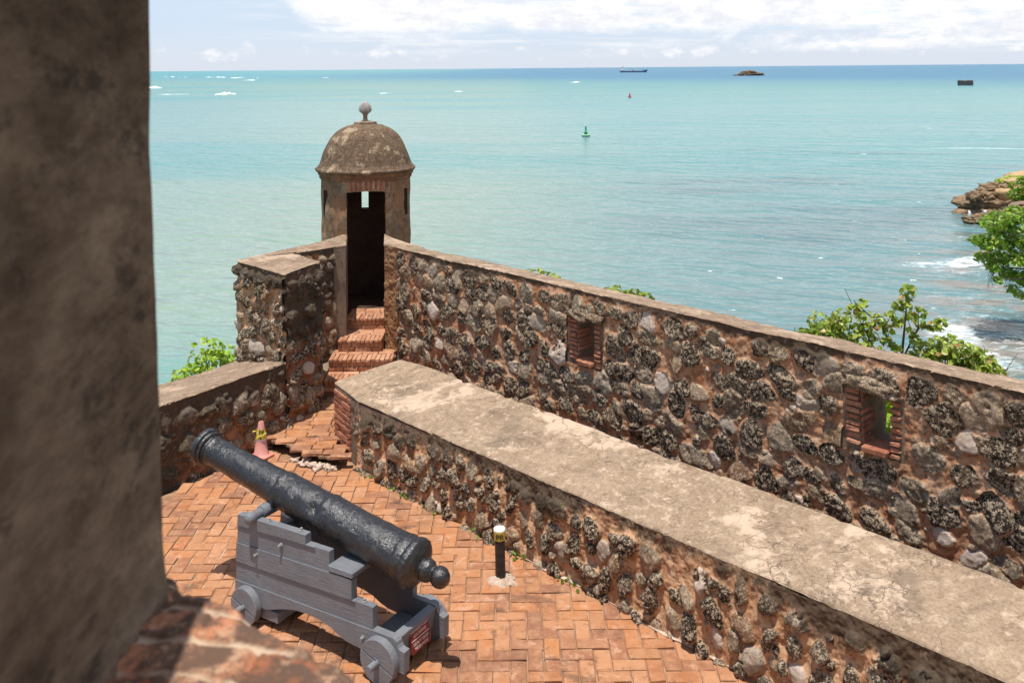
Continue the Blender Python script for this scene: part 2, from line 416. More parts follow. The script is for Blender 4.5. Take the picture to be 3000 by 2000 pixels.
M['signtext'] = simple('cream_lettering', (.62, .52, .48), (.55, .45, .42), 30, .6)
def leaf_mat(name, stops, tr=(.30, .42, .04)):
    g = G(name); t = g.attr('tone'); p = g.co()
    col = g.ramp(t, stops)
    col = g.mix(g.math('MULTIPLY', g.noise(p, 9, 3), .35), col, g.mix(1., col, (.5, .55, .4), 'MULTIPLY'))
    return g.done(col, .38, None, .4, transl=(.28, tr))
M['leaf_tree'] = leaf_mat('almond_tree_leaf', [(0, (.05, .12, .012)), (.45, (.13, .27, .02)), (.8, (.23, .38, .03)), (.95, (.36, .44, .05)), (1, (.30, .13, .04))], (.40, .55, .05))
M['leaf_grape'] = leaf_mat('sea_grape_leaf', [(0, (.10, .17, .02)), (.4, (.23, .33, .035)), (.75, (.38, .46, .07)), (.93, (.46, .48, .13)), (.985, (.38, .22, .07)), (1, (.34, .10, .04))], (.45, .52, .07))
M['leaf_bright'] = leaf_mat('bright_beach_shrub_leaf', [(0, (.15, .30, .02)), (.5, (.30, .47, .03)), (1, (.46, .58, .08))], (.5, .6, .06))
M['weed'] = leaf_mat('small_weed_leaf', [(0, (.07, .16, .02)), (1, (.20, .32, .06))])
M['bark'] = simple('grey_bark', (.16, .12, .09), (.09, .07, .055), 6, .9, .8)
M['foam'] = simple('sea_foam', (.85, .88, .88), (.72, .78, .78), .5, .9, .5, .1, 2., .2)

def water():
    g = G('turquoise_sea'); p = g.pos(); X, Y, Z = g.xyz(p)
    wob = g.math('MULTIPLY', g.math('SUBTRACT', g.noise(g.map(p, (.0035, .0035, 1)), 1, 4, .6), .5), 420)
    far = g.noise(g.map(p, (.004, .02, 1)), 1, 5, .6)
    # shoal colours by how far off the fort
    turq = g.mix(far, (.085, .255, .255), (.135, .30, .29))
    green = g.mix(far, (.225, .31, .243), (.262, .335, .266))
    leftw = g.step(g.math('ADD', g.math('MULTIPLY', X, -1), g.math('MULTIPLY', wob, .06)), -38, 14)
    near = g.math('SUBTRACT', 1, g.step(g.math('ADD', Y, g.math('MULTIPLY', wob, .2)), 60, 320))
    c = g.mix(g.math('MULTIPLY', leftw, g.math('ADD', .35, g.math('MULTIPLY', near, .55))), turq, green)
    bright = g.step(g.noise(g.map(p, (.006, .018, 1), loc=(3, 1, 0)), 1, 4), .45, .65)
    c = g.mix(g.math('MULTIPLY', bright, .55), c, (.050, .262, .265))
    # far shelf drop-off: deep blue
    dl = g.math('ADD', g.math('ADD', Y, g.math('MULTIPLY', X, .9)), wob)
    tealn = g.step(X, -900, 200)
    deepc = g.mix(tealn, (.075, .27, .30), (.030, .165, .275))
    c = g.mix(g.step(dl, 700, 1750), c, deepc)
    # near right: sky-reflection grey put into the colour, then weed and brown bottom
    rb = g.step(g.math('SUBTRACT', X, g.math('MULTIPLY', Y, .10)), -26, 14)
    nb = g.math('SUBTRACT', 1, g.step(g.math('ADD', Y, g.math('MULTIPLY', wob, .12)), 60, 210))
    c = g.mix(g.math('MULTIPLY', g.math('MULTIPLY', rb, nb), .74), c, (.11, .20, .215))
    weed = g.math('MULTIPLY', g.step(g.noise(g.map(p, (.028, .075, 1), loc=(1, 4, 0)), 1, 6, .62), .50, .64), g.math('MULTIPLY', g.step(g.math('SUBTRACT', X, g.math('MULTIPLY', Y, .05)), -8, 18), g.math('SUBTRACT', 1, g.step(Y, 150, 240))))
    c = g.mix(g.math('MULTIPLY', weed, .42), c, (.085, .125, .145))
    shal = g.math('MULTIPLY', g.step(g.math('SUBTRACT', X, g.math('MULTIPLY', Y, .44)), -8, 4), g.math('SUBTRACT', 1, g.step(Y, 70, 110)))
    c = g.mix(g.math('MULTIPLY', shal, g.math('MULTIPLY', g.step(g.noise(g.map(p, (.2, .35, 1)), 1, 6, .65), .42, .6), .75)), c, (.26, .20, .16))
    # surf: broken white water over the reef near the shore
    fn = g.noise(g.map(p, (.8, 1.7, 1)), 1, 11, .78, .7)
    def blob(x, y, a, b, th, k=1.):
        dx, dy = g.math('SUBTRACT', X, x), g.math('SUBTRACT', Y, y)
        ct, st = math.cos(th), math.sin(th)
        u = g.math('DIVIDE', g.math('ADD', g.math('MULTIPLY', dx, ct), g.math('MULTIPLY', dy, st)), a)
        w = g.math('DIVIDE', g.math('SUBTRACT', g.math('MULTIPLY', dy, ct), g.math('MULTIPLY', dx, st)), b)
        return g.math('SUBTRACT', k, g.math('ADD', g.math('MULTIPLY', u, u), g.math('MULTIPLY', w, w)))
    fm = None
    for q in SURF:
        b = g.math('MAXIMUM', blob(*q), -3)
        fm = b if fm is None else g.math('MAXIMUM', fm, b)
    foam = g.math('MULTIPLY', g.step(g.math('ADD', g.math('MULTIPLY', fm, .34), g.math('MULTIPLY', g.math('SUBTRACT', fn, .5), 2.0)), .04, .50), .95)
    lace = g.math('MULTIPLY', g.step(fn, .60, .70), g.math('MULTIPLY', shal, .55))
    caps = g.math('MULTIPLY', g.step(g.noise(g.map(p, (.07, .22, 1)), 1, 6, .7), .725, .76), g.math('MULTIPLY', g.step(Y, 200, 500), .5))
    fo = g.math('MAXIMUM', g.math('MAXIMUM', foam, lace), caps)
    c = g.mix(fo, c, (.80, .83, .83))
    # waves
    def waves(sx, sy, turn, dist=.4, det=1, rough=.5):
        return g.noise(g.map(g.map(p, 1, rot=(0, 0, turn)), (sx, sy, .3)), 1, det, rough, dist)
    h = g.math('MULTIPLY', waves(.045, .13, .3), .9)
    h = g.math('ADD', h, g.math('MULTIPLY', waves(.19, .52, .55), .58))
    h = g.math('ADD', h, g.math('MULTIPLY', waves(.5, 1.25, .15, .3), .20))
    h = g.math('ADD', h, g.math('MULTIPLY', waves(1.4, 3.2, .8, .2), .03))
    nm = g.bump(h, 1., 1.85)
    rg = g.mix(fo, g.mix(g.step(Y, 150, 900), (.2, .2, .2), (.32, .32, .32)), (.9, .9, .9))
    return g.done(c, rg, nm, g.math('SUBTRACT', .45, g.math('MULTIPLY', g.step(Y, 300, 1500), .27)))

SURF = [(39.5, 79.5, 6.5, 2.0, .42), (35.5, 78.5, 5, 2.2, .2, .5), (37, 76, 8, 3, .35, .25), (27.8, 58.5, 1.8, 4.2, -.30), (26.5, 53.5, 2.4, 3.4, 0), (31, 63, 5, 4, .4, .15), (33, 68, 9, 6, .4, .12),
        (31, 57, 5, 7, .2, .25), (47.5, 97, 3.5, 2.0, .2, .3), (43, 90, 7, 3, .2, .1), (36, 88, 9, 4, .15, -.1), (92, 186, 9, .9, -.1), (99, 184, 9, .7, -.1), (103, 180, 12, 2, -.1, -.1)]
M['sea'] = water()

# ------------------------------------------------------------------ masonry
def rubble_grid(p0, p1, zb, zt, res, sx, sz, size, seed, hs=.045, rot=0.35, aspect=1.25, band=.12, hole=(), gap=.10, flip=False, drop=.0, stain_all=0., lean=0., sband=None, batter=0.):
    sband = sband or band
    """height field of rubble stones on the vertical plane p0->p1.  Normal points to the right of p0->p1 unless flip"""
    rg = np.random.default_rng(seed)
    p0, p1 = np.array(p0, float), np.array(p1, float)
    L = np.hypot(*(p1 - p0)); d = (p1 - p0) / L; n = np.array([d[1], -d[0]]) * (-1 if flip else 1)
    ns, nz = max(2, int(L / res)), max(2, int((zt - zb) / res))
    S, Z = np.meshgrid(np.linspace(0, L, ns + 1), np.linspace(zb, zt, nz + 1), indexing='ij')
    s, z = S.ravel(), Z.ravel()
    seeds = []
    zz = zb + sz * .1; row = 0
    while zz < zt - band * .5:
        ss = -sx * rg.uniform(.1, .8)
        while ss < L + sx * .5:
            k = rg.uniform(size[0], size[1])
            q = (ss + rg.uniform(-.12, .12) * sx, min(zz + rg.uniform(-.28, .28) * sz, zt - band - k * .75))
            ok = rg.random() > drop
            for (a, b, c, e) in hole:
                if a - .06 < q[0] < b + .06 and c - .03 < q[1] < e + .03: ok = False
            if ok:
                seeds.append((q[0], q[1], k, rg.normal(lean, rot), rg.uniform(.85, aspect * 1.25), rg.random(), rg.normal(0, .10), rg.normal(0, .10)))
            ss += sx * rg.uniform(.72, 1.25) * (k * 2 / (size[0] + size[1])) ** .6
        zz += sz * rg.uniform(.85, 1.1); row += 1
    for i in range(int(L * (zt - zb) * 14)):     # small infill stones
        seeds.append((rg.uniform(0, L), rg.uniform(zb, zt - band - .02), rg.uniform(.018, .058), rg.uniform(0, 3), rg.uniform(1, 1.5), rg.random() ** .55, 0, 0))
    Q = np.array(seeds)
    ws = s + .011 * fbm(s * 9, z * 9, seed, 3, seed) + .004 * vn(s * 45, z * 45, 1., seed + 3)
    wz = z + .011 * fbm(s * 9, z * 9, seed + 5.5, 3, seed + 1) + .004 * vn(s * 45, z * 45, 7., seed + 4)
    N = len(s); d1 = np.empty(N); d2 = np.empty(N); ix = np.empty(N, int)
    ca, sa = np.cos(Q[:, 3]), np.sin(Q[:, 3])
    ra, rb = Q[:, 2] * np.sqrt(Q[:, 4]), Q[:, 2] / np.sqrt(Q[:, 4])
    order = np.argsort(s, kind='stable')
    pa = np.linspace(0, 2 * np.pi, 7, endpoint=False)[None] + rg.uniform(-.38, .38, (len(Q), 7)); pr_ = rg.uniform(.78, 1.2, (len(Q), 7))
    PA, PB = np.cos(pa) / pr_, np.sin(pa) / pr_
    CH = 6000
    for a in range(0, N, CH):
        sel = order[a:a + CH]
        lo, hi = s[sel].min() - .6, s[sel].max() + .6
        ki = np.where((Q[:, 0] > lo) & (Q[:, 0] < hi))[0]
        dx, dz = ws[sel][:, None] - Q[ki, 0], wz[sel][:, None] - Q[ki, 1]
        u = (dx * ca[ki] + dz * sa[ki]) / ra[ki]; w = (-dx * sa[ki] + dz * ca[ki]) / rb[ki]
        D = 0.
        for kk in range(7):
            D = D + np.clip((u * PA[ki, kk] + w * PB[ki, kk]), 0, 6) ** 9
        D = D ** (1 / 9) + .10 * np.hypot(u, w)
        o = np.argpartition(D, 1, axis=1)[:, :2]
        r = np.arange(len(sel)); e0, e1 = D[r, o[:, 0]], D[r, o[:, 1]]
        sw = e1 < e0
        d1[sel] = np.where(sw, e1, e0); d2[sel] = np.where(sw, e0, e1); ix[sel] = ki[np.where(sw, o[:, 1], o[:, 0])]
    m = np.minimum(1 - d1, (d2 - d1) * .75 - gap)
    m = m + .035 * vn(s * 34, z * 34, 3., seed + 9)
    mask = sstep(0, .10, m); mp = np.clip(m, 0, None)
    k = Q[ix, 2] / size[1]; tone = Q[ix, 5]
    h = hs * (.35 + .65 * k) * (.75 * (1 - np.exp(-16 * mp)) + .35 * mp) * (.6 + .8 * _h(ix, ix * 0, ix * 0, seed))
    h += mask * 1.6 * (Q[ix, 6] * (s - Q[ix, 0]) + Q[ix, 7] * (z - Q[ix, 1]))
    pit = fbm(s * 34, z * 34, seed * 1.3, 3, seed + 20, .7)
    coral = np.where(tone < .74, 1., .35)
    h += mask * coral * (.006 * pit - .006 * np.abs(vn(s * 30, z * 30, 2., seed + 30))) + mask * (.008 * fbm(s * 8, z * 8, 4., 2, seed + 8) - .006 * np.abs(fbm(s * 13, z * 13, 8., 2, seed + 11)))
    h += (1 - mask) * (.009 * fbm(s * 7, z * 7, 2., 3, seed + 40) + .007 * fbm(s * 22, z * 22, 5., 3, seed + 44) + .004 * vn(s * 60, z * 60, 0., seed + 41) + .012 * np.exp(-np.clip(d1 - 1, 0, 3) * 5) - .006)
    h += .012 * fbm(s * .9, z * .9, 6., 2, seed + 50)
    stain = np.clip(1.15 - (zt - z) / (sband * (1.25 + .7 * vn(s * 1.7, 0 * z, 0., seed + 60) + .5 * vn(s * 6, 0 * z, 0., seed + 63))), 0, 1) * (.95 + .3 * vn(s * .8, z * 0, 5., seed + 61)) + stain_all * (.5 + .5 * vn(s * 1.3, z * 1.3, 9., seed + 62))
    h = h - batter * (z - zb) / (zt - zb)
    P = p0[None] + d[None] * s[:, None] + n[None] * (h[:, None])
    V = np.column_stack([P, z])
    I = np.arange(N).reshape(ns + 1, nz + 1)
    F = np.stack([I[:-1, :-1], I[1:, :-1], I[1:, 1:], I[:-1, 1:]], -1).reshape(-1, 4)
    if flip: F = F[:, ::-1]
    if len(hole):
        cs, cz = s[F].mean(1), z[F].mean(1); keep = np.ones(len(F), bool)
        for (a, b, c, e) in hole: keep &= ~((cs > a) & (cs < b) & (cz > c) & (cz < e))
        F = F[keep]
    return V, F, dict(mask=mask, tone=tone, pit=pit * mask, stain=stain)

def poly_at(P, N):
    P = np.array(P, float); seg = np.hypot(*(np.diff(P, axis=0)).T); t = np.concatenate([[0], np.cumsum(seg)]) / seg.sum()
    tt = np.linspace(0, 1, N)
    return np.column_stack([np.interp(tt, t, P[:, 0]), np.interp(tt, t, P[:, 1])])

def cap_grid(front, rear, zf, zr, res, seed, drop=.05, amp=.006, chip=.014, over=.012):
    F0, R0 = np.array(front, float), np.array(rear, float)
    L = np.hypot(*np.diff(F0, axis=0).T).sum(); N = max(3, int(L / res))
    A, B = poly_at(front, N), poly_at(rear, N)
    W = np.hypot(*(B - A).T).mean(); nw = max(3, int(W / res))
    cols = [(-over / W, -drop)] + [(-over / W, -.018), (-over * .4 / W, -.005), (.010 / W, 0)] + [(x, 0) for x in np.linspace(.03 / W, 1 - .03 / W, nw)] + [(1 - .010 / W, 0), (1 + over * .4 / W, -.005), (1 + over / W, -.018), (1 + over / W, -drop)]
    w = np.array([c[0] for c in cols]); dz = np.array([c[1] for c in cols])
    P = A[:, None] * (1 - w)[None, :, None] + B[:, None] * w[None, :, None]
    x, y = P[..., 0], P[..., 1]
    if hasattr(zr, '__len__'): zr = np.linspace(zr[0], zr[1], N)[:, None]
    z = zf * (1 - w)[None] + zr * w[None] + dz[None] + amp * fbm(x * 2.2, y * 2.2, 1., 4, seed) + .0025 * vn(x * 25, y * 25, 1., seed + 1)
    edge = np.exp(-np.minimum(np.abs(w), np.abs(1 - w)) * W / .03)[None]
    ch = np.clip(fbm(x * 7, y * 7, 3., 4, seed + 2), 0, 2)
    z = z - edge * chip * ch
    dirn = (B - A) / np.hypot(*(B - A).T)[:, None]
    side = np.where(w < .5, 1, -1)[None, :, None]
    P = P + dirn[:, None] * side * (edge * chip * ch)[..., None]
    V = np.column_stack([P.reshape(-1, 2), z.ravel()])
    I = np.arange(N * len(w)).reshape(N, len(w))
    F = np.stack([I[:-1, :-1], I[:-1, 1:], I[1:, 1:], I[1:, :-1]], -1).reshape(-1, 4)
    return V, F[:, ::-1]

def join(parts):
    Vs, Fs, o = [], [], 0
    for V, F in parts:
        Vs.append(V); Fs.append(F + o); o += len(V)
    return np.vstack(Vs), np.vstack(Fs)

def brick_wall(mb, p0, p1, z0, z1, bl, bh, depth, joint=.012, jit=.004, out=.0, seed=1, bev=.006, header=.5, proud=.006):
    """courses of separate bevelled bricks on plane p0->p1 (normal to the right)"""
    rg = np.random.default_rng(seed)
    p0, p1 = np.array(p0, float), np.array(p1, float); L = np.hypot(*(p1 - p0)); d = (p1 - p0) / L; n = np.array([d[1], -d[0]])
    z = z0; r = 0
    while z < z1 - bh * .4:
        h = bh * rg.uniform(.9, 1.08)
        s = 0 if r % 2 else -bl * header
        while s < L - .01:
            e = s + bl * rg.uniform(.9, 1.08); a, b = max(s, 0), min(e, L)
            if b - a > .02:
                c = p0 + d * (a + b) / 2 + n * (out - depth / 2 + rg.uniform(-proud, proud))
                mb.box((c[0], c[1], z + h / 2), ((b - a) / 2 - joint / 2, depth / 2, h / 2 - joint / 2), ((*d, 0), (*n, 0), (0, 0, 1)), bev, jit, 0, rg.random())
            s = e
        z += h; r += 1
    return mb

# ------------------------------------------------------------------ floor
def inside(poly, x, y):
    c = False; n = len(poly)
    for i in range(n):
        (x0, y0), (x1, y1) = poly[i], poly[(i + 1) % n]
        if (y0 > y) != (y1 > y) and x < (x1 - x0) * (y - y0) / (y1 - y0) + x0: c = not c
    return c

def herring(poly, z, W=.131, joint=.011, seed=2, thick=.05, rot=0., uneven=.004, org=(0, 0)):
    mb = MB(); rg = np.random.default_rng(seed)
    xs, ys = [p[0] for p in poly], [p[1] for p in poly]
    c, s = math.cos(rot), math.sin(rot)
    R = int(max(max(xs) - min(xs), max(ys) - min(ys)) / W) + 8
    cx, cy = (min(xs) + max(xs)) / 2, (min(ys) + max(ys)) / 2
    for i in range(-R, R):
        for j in range(-R, R):
            m = (i - j) % 4
            if m == 0: u0, v0, a, b = i, j, 2, 1          # lies along x
            elif m == 2: u0, v0, a, b = i, j - 1, 1, 2    # lies along y  (herringbone partner)
            else: continue
            u, v = (u0 + a / 2) * W, (v0 + b / 2) * W
            x, y = cx + u * c - v * s + org[0], cy + u * s + v * c + org[1]
            if not inside(poly, x, y): continue
            hx, hy = a * W / 2 - joint * rg.uniform(.35, .75), b * W / 2 - joint * rg.uniform(.35, .75)
            zz = z + float(.006 * fbm(x * .7, y * .7, 2., 2, 77)) + rg.uniform(-uneven, uneven)
            tx, ty = rg.normal(0, .007), rg.normal(0, .007); bev = rg.uniform(.004, .009)
            vs = []
            for (k, dz) in ((0, -thick), (0, -bev), (bev, 0)):
                for (px, py) in ((-1, -1), (1, -1), (1, 1), (-1, 1)):
                    lx, ly = px * (hx - k) + rg.uniform(-.006, .006), py * (hy - k) + rg.uniform(-.006, .006)
                    vs.append((x + lx * c - ly * s, y + lx * s + ly * c, zz + dz + lx * tx + ly * ty))
            fs = [(8, 9, 10, 11)] + [(q + a0, q + b0, q + 4 + b0, q + 4 + a0) for q in (0, 4) for a0, b0 in ((0, 1), (1, 2), (2, 3), (3, 0))]
            mb.add(vs, fs, 0, rg.random())
    return mb
# ================================================================== SETTING
sea_v = [(-22000, -400, SEA), (22000, -400, SEA), (22000, 26000, SEA), (-22000, 26000, SEA)]
npmesh('sea', sea_v, [(0, 1, 2, 3)], M['sea'], kind='structure')

# --- terrace floor: bedding sheet + herringbone pavers
TER = [(-5.6, 7.4), (-3.86, 9.98), (-3.0, 11.2), (-2.55, 12.2), (-2.5, 13.3), (-1.88, 13.4), (-.9, 12.4), (5.4, 5.7), (5.4, 1.9), (-5.6, 1.9)]
b = MB(); b.prism(TER, -.6, -.015)
b.build('terrace_ground', M['bedding'], kind='structure')
PAV = [(-5.5, 5.5), (-5.5, 7.5), (-3.80, 10.0), (-3.02, 11.14), (-2.1, 10.68), (-1.80, 10.68), (1.86, 6.94), (3.2, 5.5)]
herring(PAV, .0, org=(.05, .02)).build('terrace_floor', M['paver'], kind='structure')
# pale lime line where floor and low wall meet, broken along its length
P0, P1 = np.array([-.10, 8.86]), np.array([2.6, 6.09])
N = 150; t = np.linspace(0, 1, N); c = P0 + (P1 - P0) * t[:, None]; nn = np.array([-.712, -.702])
w = .015 * (1 + .9 * fbm(t * 30, 0 * t, 0., 3, 4)) * sstep(-.6, .0, fbm(t * 6, t * 0, 5., 3, 9)); w = np.clip(w, .001, .022)
mid = c + nn * (.035 + .02 * fbm(t * 9, t * 0, 2., 3, 6))[:, None]
V = np.vstack([np.column_stack([mid - nn * w[:, None] * 1.6, np.full(N, .012)]), np.column_stack([mid, .014 + .5 * w]), np.column_stack([mid + nn * w[:, None], np.full(N, .008)])])
I = np.arange(N * 3).reshape(3, N)
F = np.vstack([np.stack([I[k, :-1], I[k, 1:], I[k + 1, 1:], I[k + 1, :-1]], -1) for k in (0, 1)])
npmesh('lime_line_path', V, F, M['palemortar'], kind='structure')

# --- raised walkway slab in front of the steps, undermined along its edge
LEDGE = [(-3.034, 11.179), (-2.90, 11.14), (-2.778, 11.092), (-2.66, 11.00), (-2.497, 10.90), (-2.38, 10.79), (-2.258, 10.717), (-2.17, 10.69), (-2.08, 10.645)]
SLAB = LEDGE + [(-2.16, 11.24), (-1.45, 11.72), (-.75, 12.2), (-1.62, 13.0), (-2.55, 13.0), (-2.55, 12.16)]
walk = thing('brick_walkway', 'raised brick slab with a broken undermined edge, between the cone and the steps', 'walkway', (-2.4, 11.9, 0))
walk['kind'] = 'structure'
b = MB(); rg = np.random.default_rng(9); D_, Nn = np.array([.998, .06]), np.array([-.06, .998])
SLABP = LEDGE[:-1] + [(-1.95, 10.60), (-1.98, 11.2), (-1.40, 11.72), (-.75, 12.2), (-1.62, 13.0), (-2.62, 13.0), (-2.62, 12.16), (-3.1, 11.25)]
for r_ in range(-2, 26):
    u = -4.2 - rg.uniform(0, .25)
    while u < 0:
        l = rg.uniform(.24, .28); q = D_ * (u + l / 2) + Nn * (10.5 + r_ * .126); u += l
        if inside(SLABP, *(q + np.array((.02, .05)))): b.box((q[0], q[1], .150 - .018 + rg.uniform(-.005, .005)), (l / 2 - .005, .058, .018), ((*D_, 0), (*Nn, 0), (0, 0, 1)), .006, .006, 0, rg.random())
b.build('pavers', M['paver'], walk)
b = MB()
def slab_layer(off, z0, z1, seed, rag):
    rg = np.random.default_rng(seed); E = []
    P = poly_at(LEDGE, 46)
    for i, p in enumerate(P):
        nrm = np.array([-.55, -.83]); o = off + rag * float(fbm(i * .45, 0, seed, 3, seed))
        E.append((p[0] + nrm[0] * o, p[1] + nrm[1] * o))
    return E + [(-2.16, 11.24), (-1.45, 11.72), (-.75, 12.2), (-1.62, 13.0), (-2.55, 13.0), (-2.55, 12.16)]
b.prism(slab_layer(.014, 0, 0, 3, .03), .092, .118)
b.prism(slab_layer(-.05, 0, 0, 5, .07), .074, .091)
b.build('slab', M['slabedge'], walk)
b = MB(); b.prism(slab_layer(-.30, 0, 0, 8, .05), -.01, .073); b.build('bedding', M['slabedge'], walk)
rg = np.random.default_rng(31)
def rock(name, c, r, seed, mat, rough=.25, seg=14, rot=0., flat=None, sc=1.6, **kw):
    th, ph = np.meshgrid(np.linspace(0, 2 * np.pi, seg * 2, endpoint=False), np.linspace(0, np.pi, seg), indexing='ij')
    x, y, z = np.sin(ph) * np.cos(th), np.sin(ph) * np.sin(th), np.cos(ph)
    q = 1 + rough * fbm(x * sc, y * sc, z * sc + seed, 5, seed, .58)
    e = lambda v: np.sign(v) * np.abs(v) ** .75
    x, y, z = e(x) * q * r[0], e(y) * q * r[1], e(z) * q * r[2]
    if flat is not None: z = np.maximum(z, flat)
    cr, sr = math.cos(rot), math.sin(rot)
    V = np.column_stack([(x * cr - y * sr).ravel() + c[0], (x * sr + y * cr).ravel() + c[1], z.ravel() + c[2]])
    I = np.arange(len(V)).reshape(seg * 2, seg); I = np.vstack([I, I[:1]])
    F = np.stack([I[:-1, :-1], I[:-1, 1:], I[1:, 1:], I[1:, :-1]], -1).reshape(-1, 4)
    if name is None: return V, F
    return npmesh(name, V, F, mat, **kw)
for i, (x, y, r) in enumerate([(-2.60, 10.78, .07), (-2.46, 10.70, .085), (-2.36, 10.63, .06), (-2.26, 10.585, .085), (-2.16, 10.56, .065), (-2.10, 10.53, .05)]):
    rock('mortar_chunk', (x, y + .045, .022), (r * .85, r * .6, r * .36), 40 + i, M['palemortar'], .65, 14, i * 1.3, loc=(x, y + .045, 0), label=['pale crumbled mortar chunk under the broken slab edge, farthest from the wall end', 'large pale mortar chunk under the slab edge, second from the cone', 'small pale mortar chunk in the middle of the row under the slab', 'large pale mortar chunk under the slab, near the brick wall end', 'pale mortar chunk tucked beside the brick wall end', 'smallest pale mortar chunk at the foot of the brick wall end'][i], cat='rubble', group='mortar chunks under the broken slab')

# --- low wall with wide lime coping
low = thing('low_wall', 'low rubble wall with a wide flat grey coping crossing the terrace', 'wall', (1.0, 7.9, 0))
fA, fB, fF = (-2.20, 11.27), (-1.787, 10.621), (4.35, 4.37)
rD, rC, rG = (-1.447, 11.687), (-1.155, 11.45), (5.0, 4.96)
V, F, A = rubble_grid((-1.832, 10.615), (4.30, 4.30), -.03, .77, .0085, .205, .205, (.065, .125), 21, hs=.07, rot=.45, aspect=1.5, band=.11, gap=.12, lean=1.75, drop=.02, sband=.28, batter=.05)
npmesh('stone_facing', V, F, M['rubble_near'], low, A)
parts = [cap_grid([fB, fF], [rC, rG], .78, .92, .03, 3, .012, .010, .024, .004), cap_grid([fA, fB], [rD, rC], .78, .92, .03, 4, .015, .006, .012, .006)]
V, F = join(parts); npmesh('coping', V, F, M['coping'], low, smooth=True)
b = MB()
b.prism([(-1.82, 10.66), (4.3, 4.42), (4.9, 4.9), (-1.17, 11.43), (-1.46, 11.66), (-2.188, 11.245), (-1.925, 10.84)], -.1, [.74, .74, .86, .86, .86, .74, .74])
b.build('core', M['stonecore'], low)
b = brick_wall(MB(), (-2.20, 11.25), (-1.93, 10.83), -.02, .735, .25, .068, .12, .012, .004, .014, 6, .006)
b.build('brick_end', M['brick'], low)
V, F, A = rubble_grid((-1.935, 10.84), (-1.79, 10.615), -.03, .745, .012, 2, 2, (.01, .02), 23, band=.16, hs=.0)
npmesh('plaster_corner', V, F, M['plaster'], low, A)

# --- far parapet with two embrasures
FQ = np.array([-1.88, 13.42]); FD = np.array([.68519, -.72836]); FN = np.array([-.72836, -.68519])
far = thing('parapet_wall', 'long coral rubble parapet with two brick framed loopholes facing the sea', 'wall', (2.2, 9.1, 0))
LW = 12.2
H1, H2 = (3.845, 4.065, 1.235, 1.715), (7.245, 7.475, 1.245, 1.725)
hole = [(H1[0] - .20, H1[1] + .13, H1[2] - .06, H1[3] + .02), (H2[0] - .20, H2[1] + .12, H2[2] - .06, H2[3] + .02)]
pf = FQ + FD * .30; pe = FQ + FD * LW
V, F, A = rubble_grid(pf, pe, -.05, 2.035, .0105, .262, .215, (.085, .170), 57, hs=.036, rot=.55, aspect=1.4, band=.085, gap=.055, sband=.10, hole=[(a - .3, b_ - .3, c_, d_) for a, b_, c_, d_ in hole], lean=-.25, drop=.03)
npmesh('stone_facing', V, F, M['rubble_far'], far, A)
def fpt(s, off=0): q = FQ + FD * s - FN * off; return (float(q[0]), float(q[1]))
V1 = cap_grid([fpt(.30), fpt(LW)], [fpt(.30, .50), fpt(LW, .50)], 2.05, 1.97, .03, 12, .015, .011, .026, .006)
V2 = cap_grid([(-1.885, 13.40), fpt(.10), fpt(.30)], [(-1.99, 14.22), (-1.83, 14.0), (-1.62, 13.80), fpt(.30, .50)], 2.05, (2.06, 1.97), .03, 13, .02, .004, .006, .006)
V, F = join([V1, V2]); npmesh('coping', V, F, M['coping_far'], far)
def wall_core(b, s0, s1, z0, z1, zr=None):
    b.prism([fpt(s0, .02), fpt(s1, .02), fpt(s1, .47), fpt(s0, .47)], z0, [z1, z1, zr or z1, zr or z1])
b = MB(); T = 2.02; TR = 1.93
e0, e1 = .10, .10
wall_core(b, .2, H1[0] - .02, -8, T, TR); wall_core(b, H1[1] + .02, H2[0] - .02, -8, T, TR); wall_core(b, H2[1] + .02, LW, -8, T, TR)
for h_ in (H1, H2):
    wall_core(b, h_[0] - .02, h_[1] + .02, -8, h_[2] - .02); wall_core(b, h_[0] - .02, h_[1] + .02, h_[3] + .02, T, TR)
b.build('core', M['plaster'], far)
V, F, A = rubble_grid((-1.885, 13.41), fpt(.32), -.05, 2.035, .012, 2, 2, (.01, .02), 58, band=.28, hs=.0)
npmesh('plaster_strip', V, F, M['plaster_orange'], far, A)
b = MB(); b.prism([(-1.88, 13.415), fpt(.30, .03), fpt(.30, .45), (-1.64, 13.75), (-1.84, 13.95), (-1.985, 14.2)], -1, [2.03, 2.03, 1.93, 1.93, 1.97, 2.03]); b.build('door_pier', M['plaster_orange'], far)
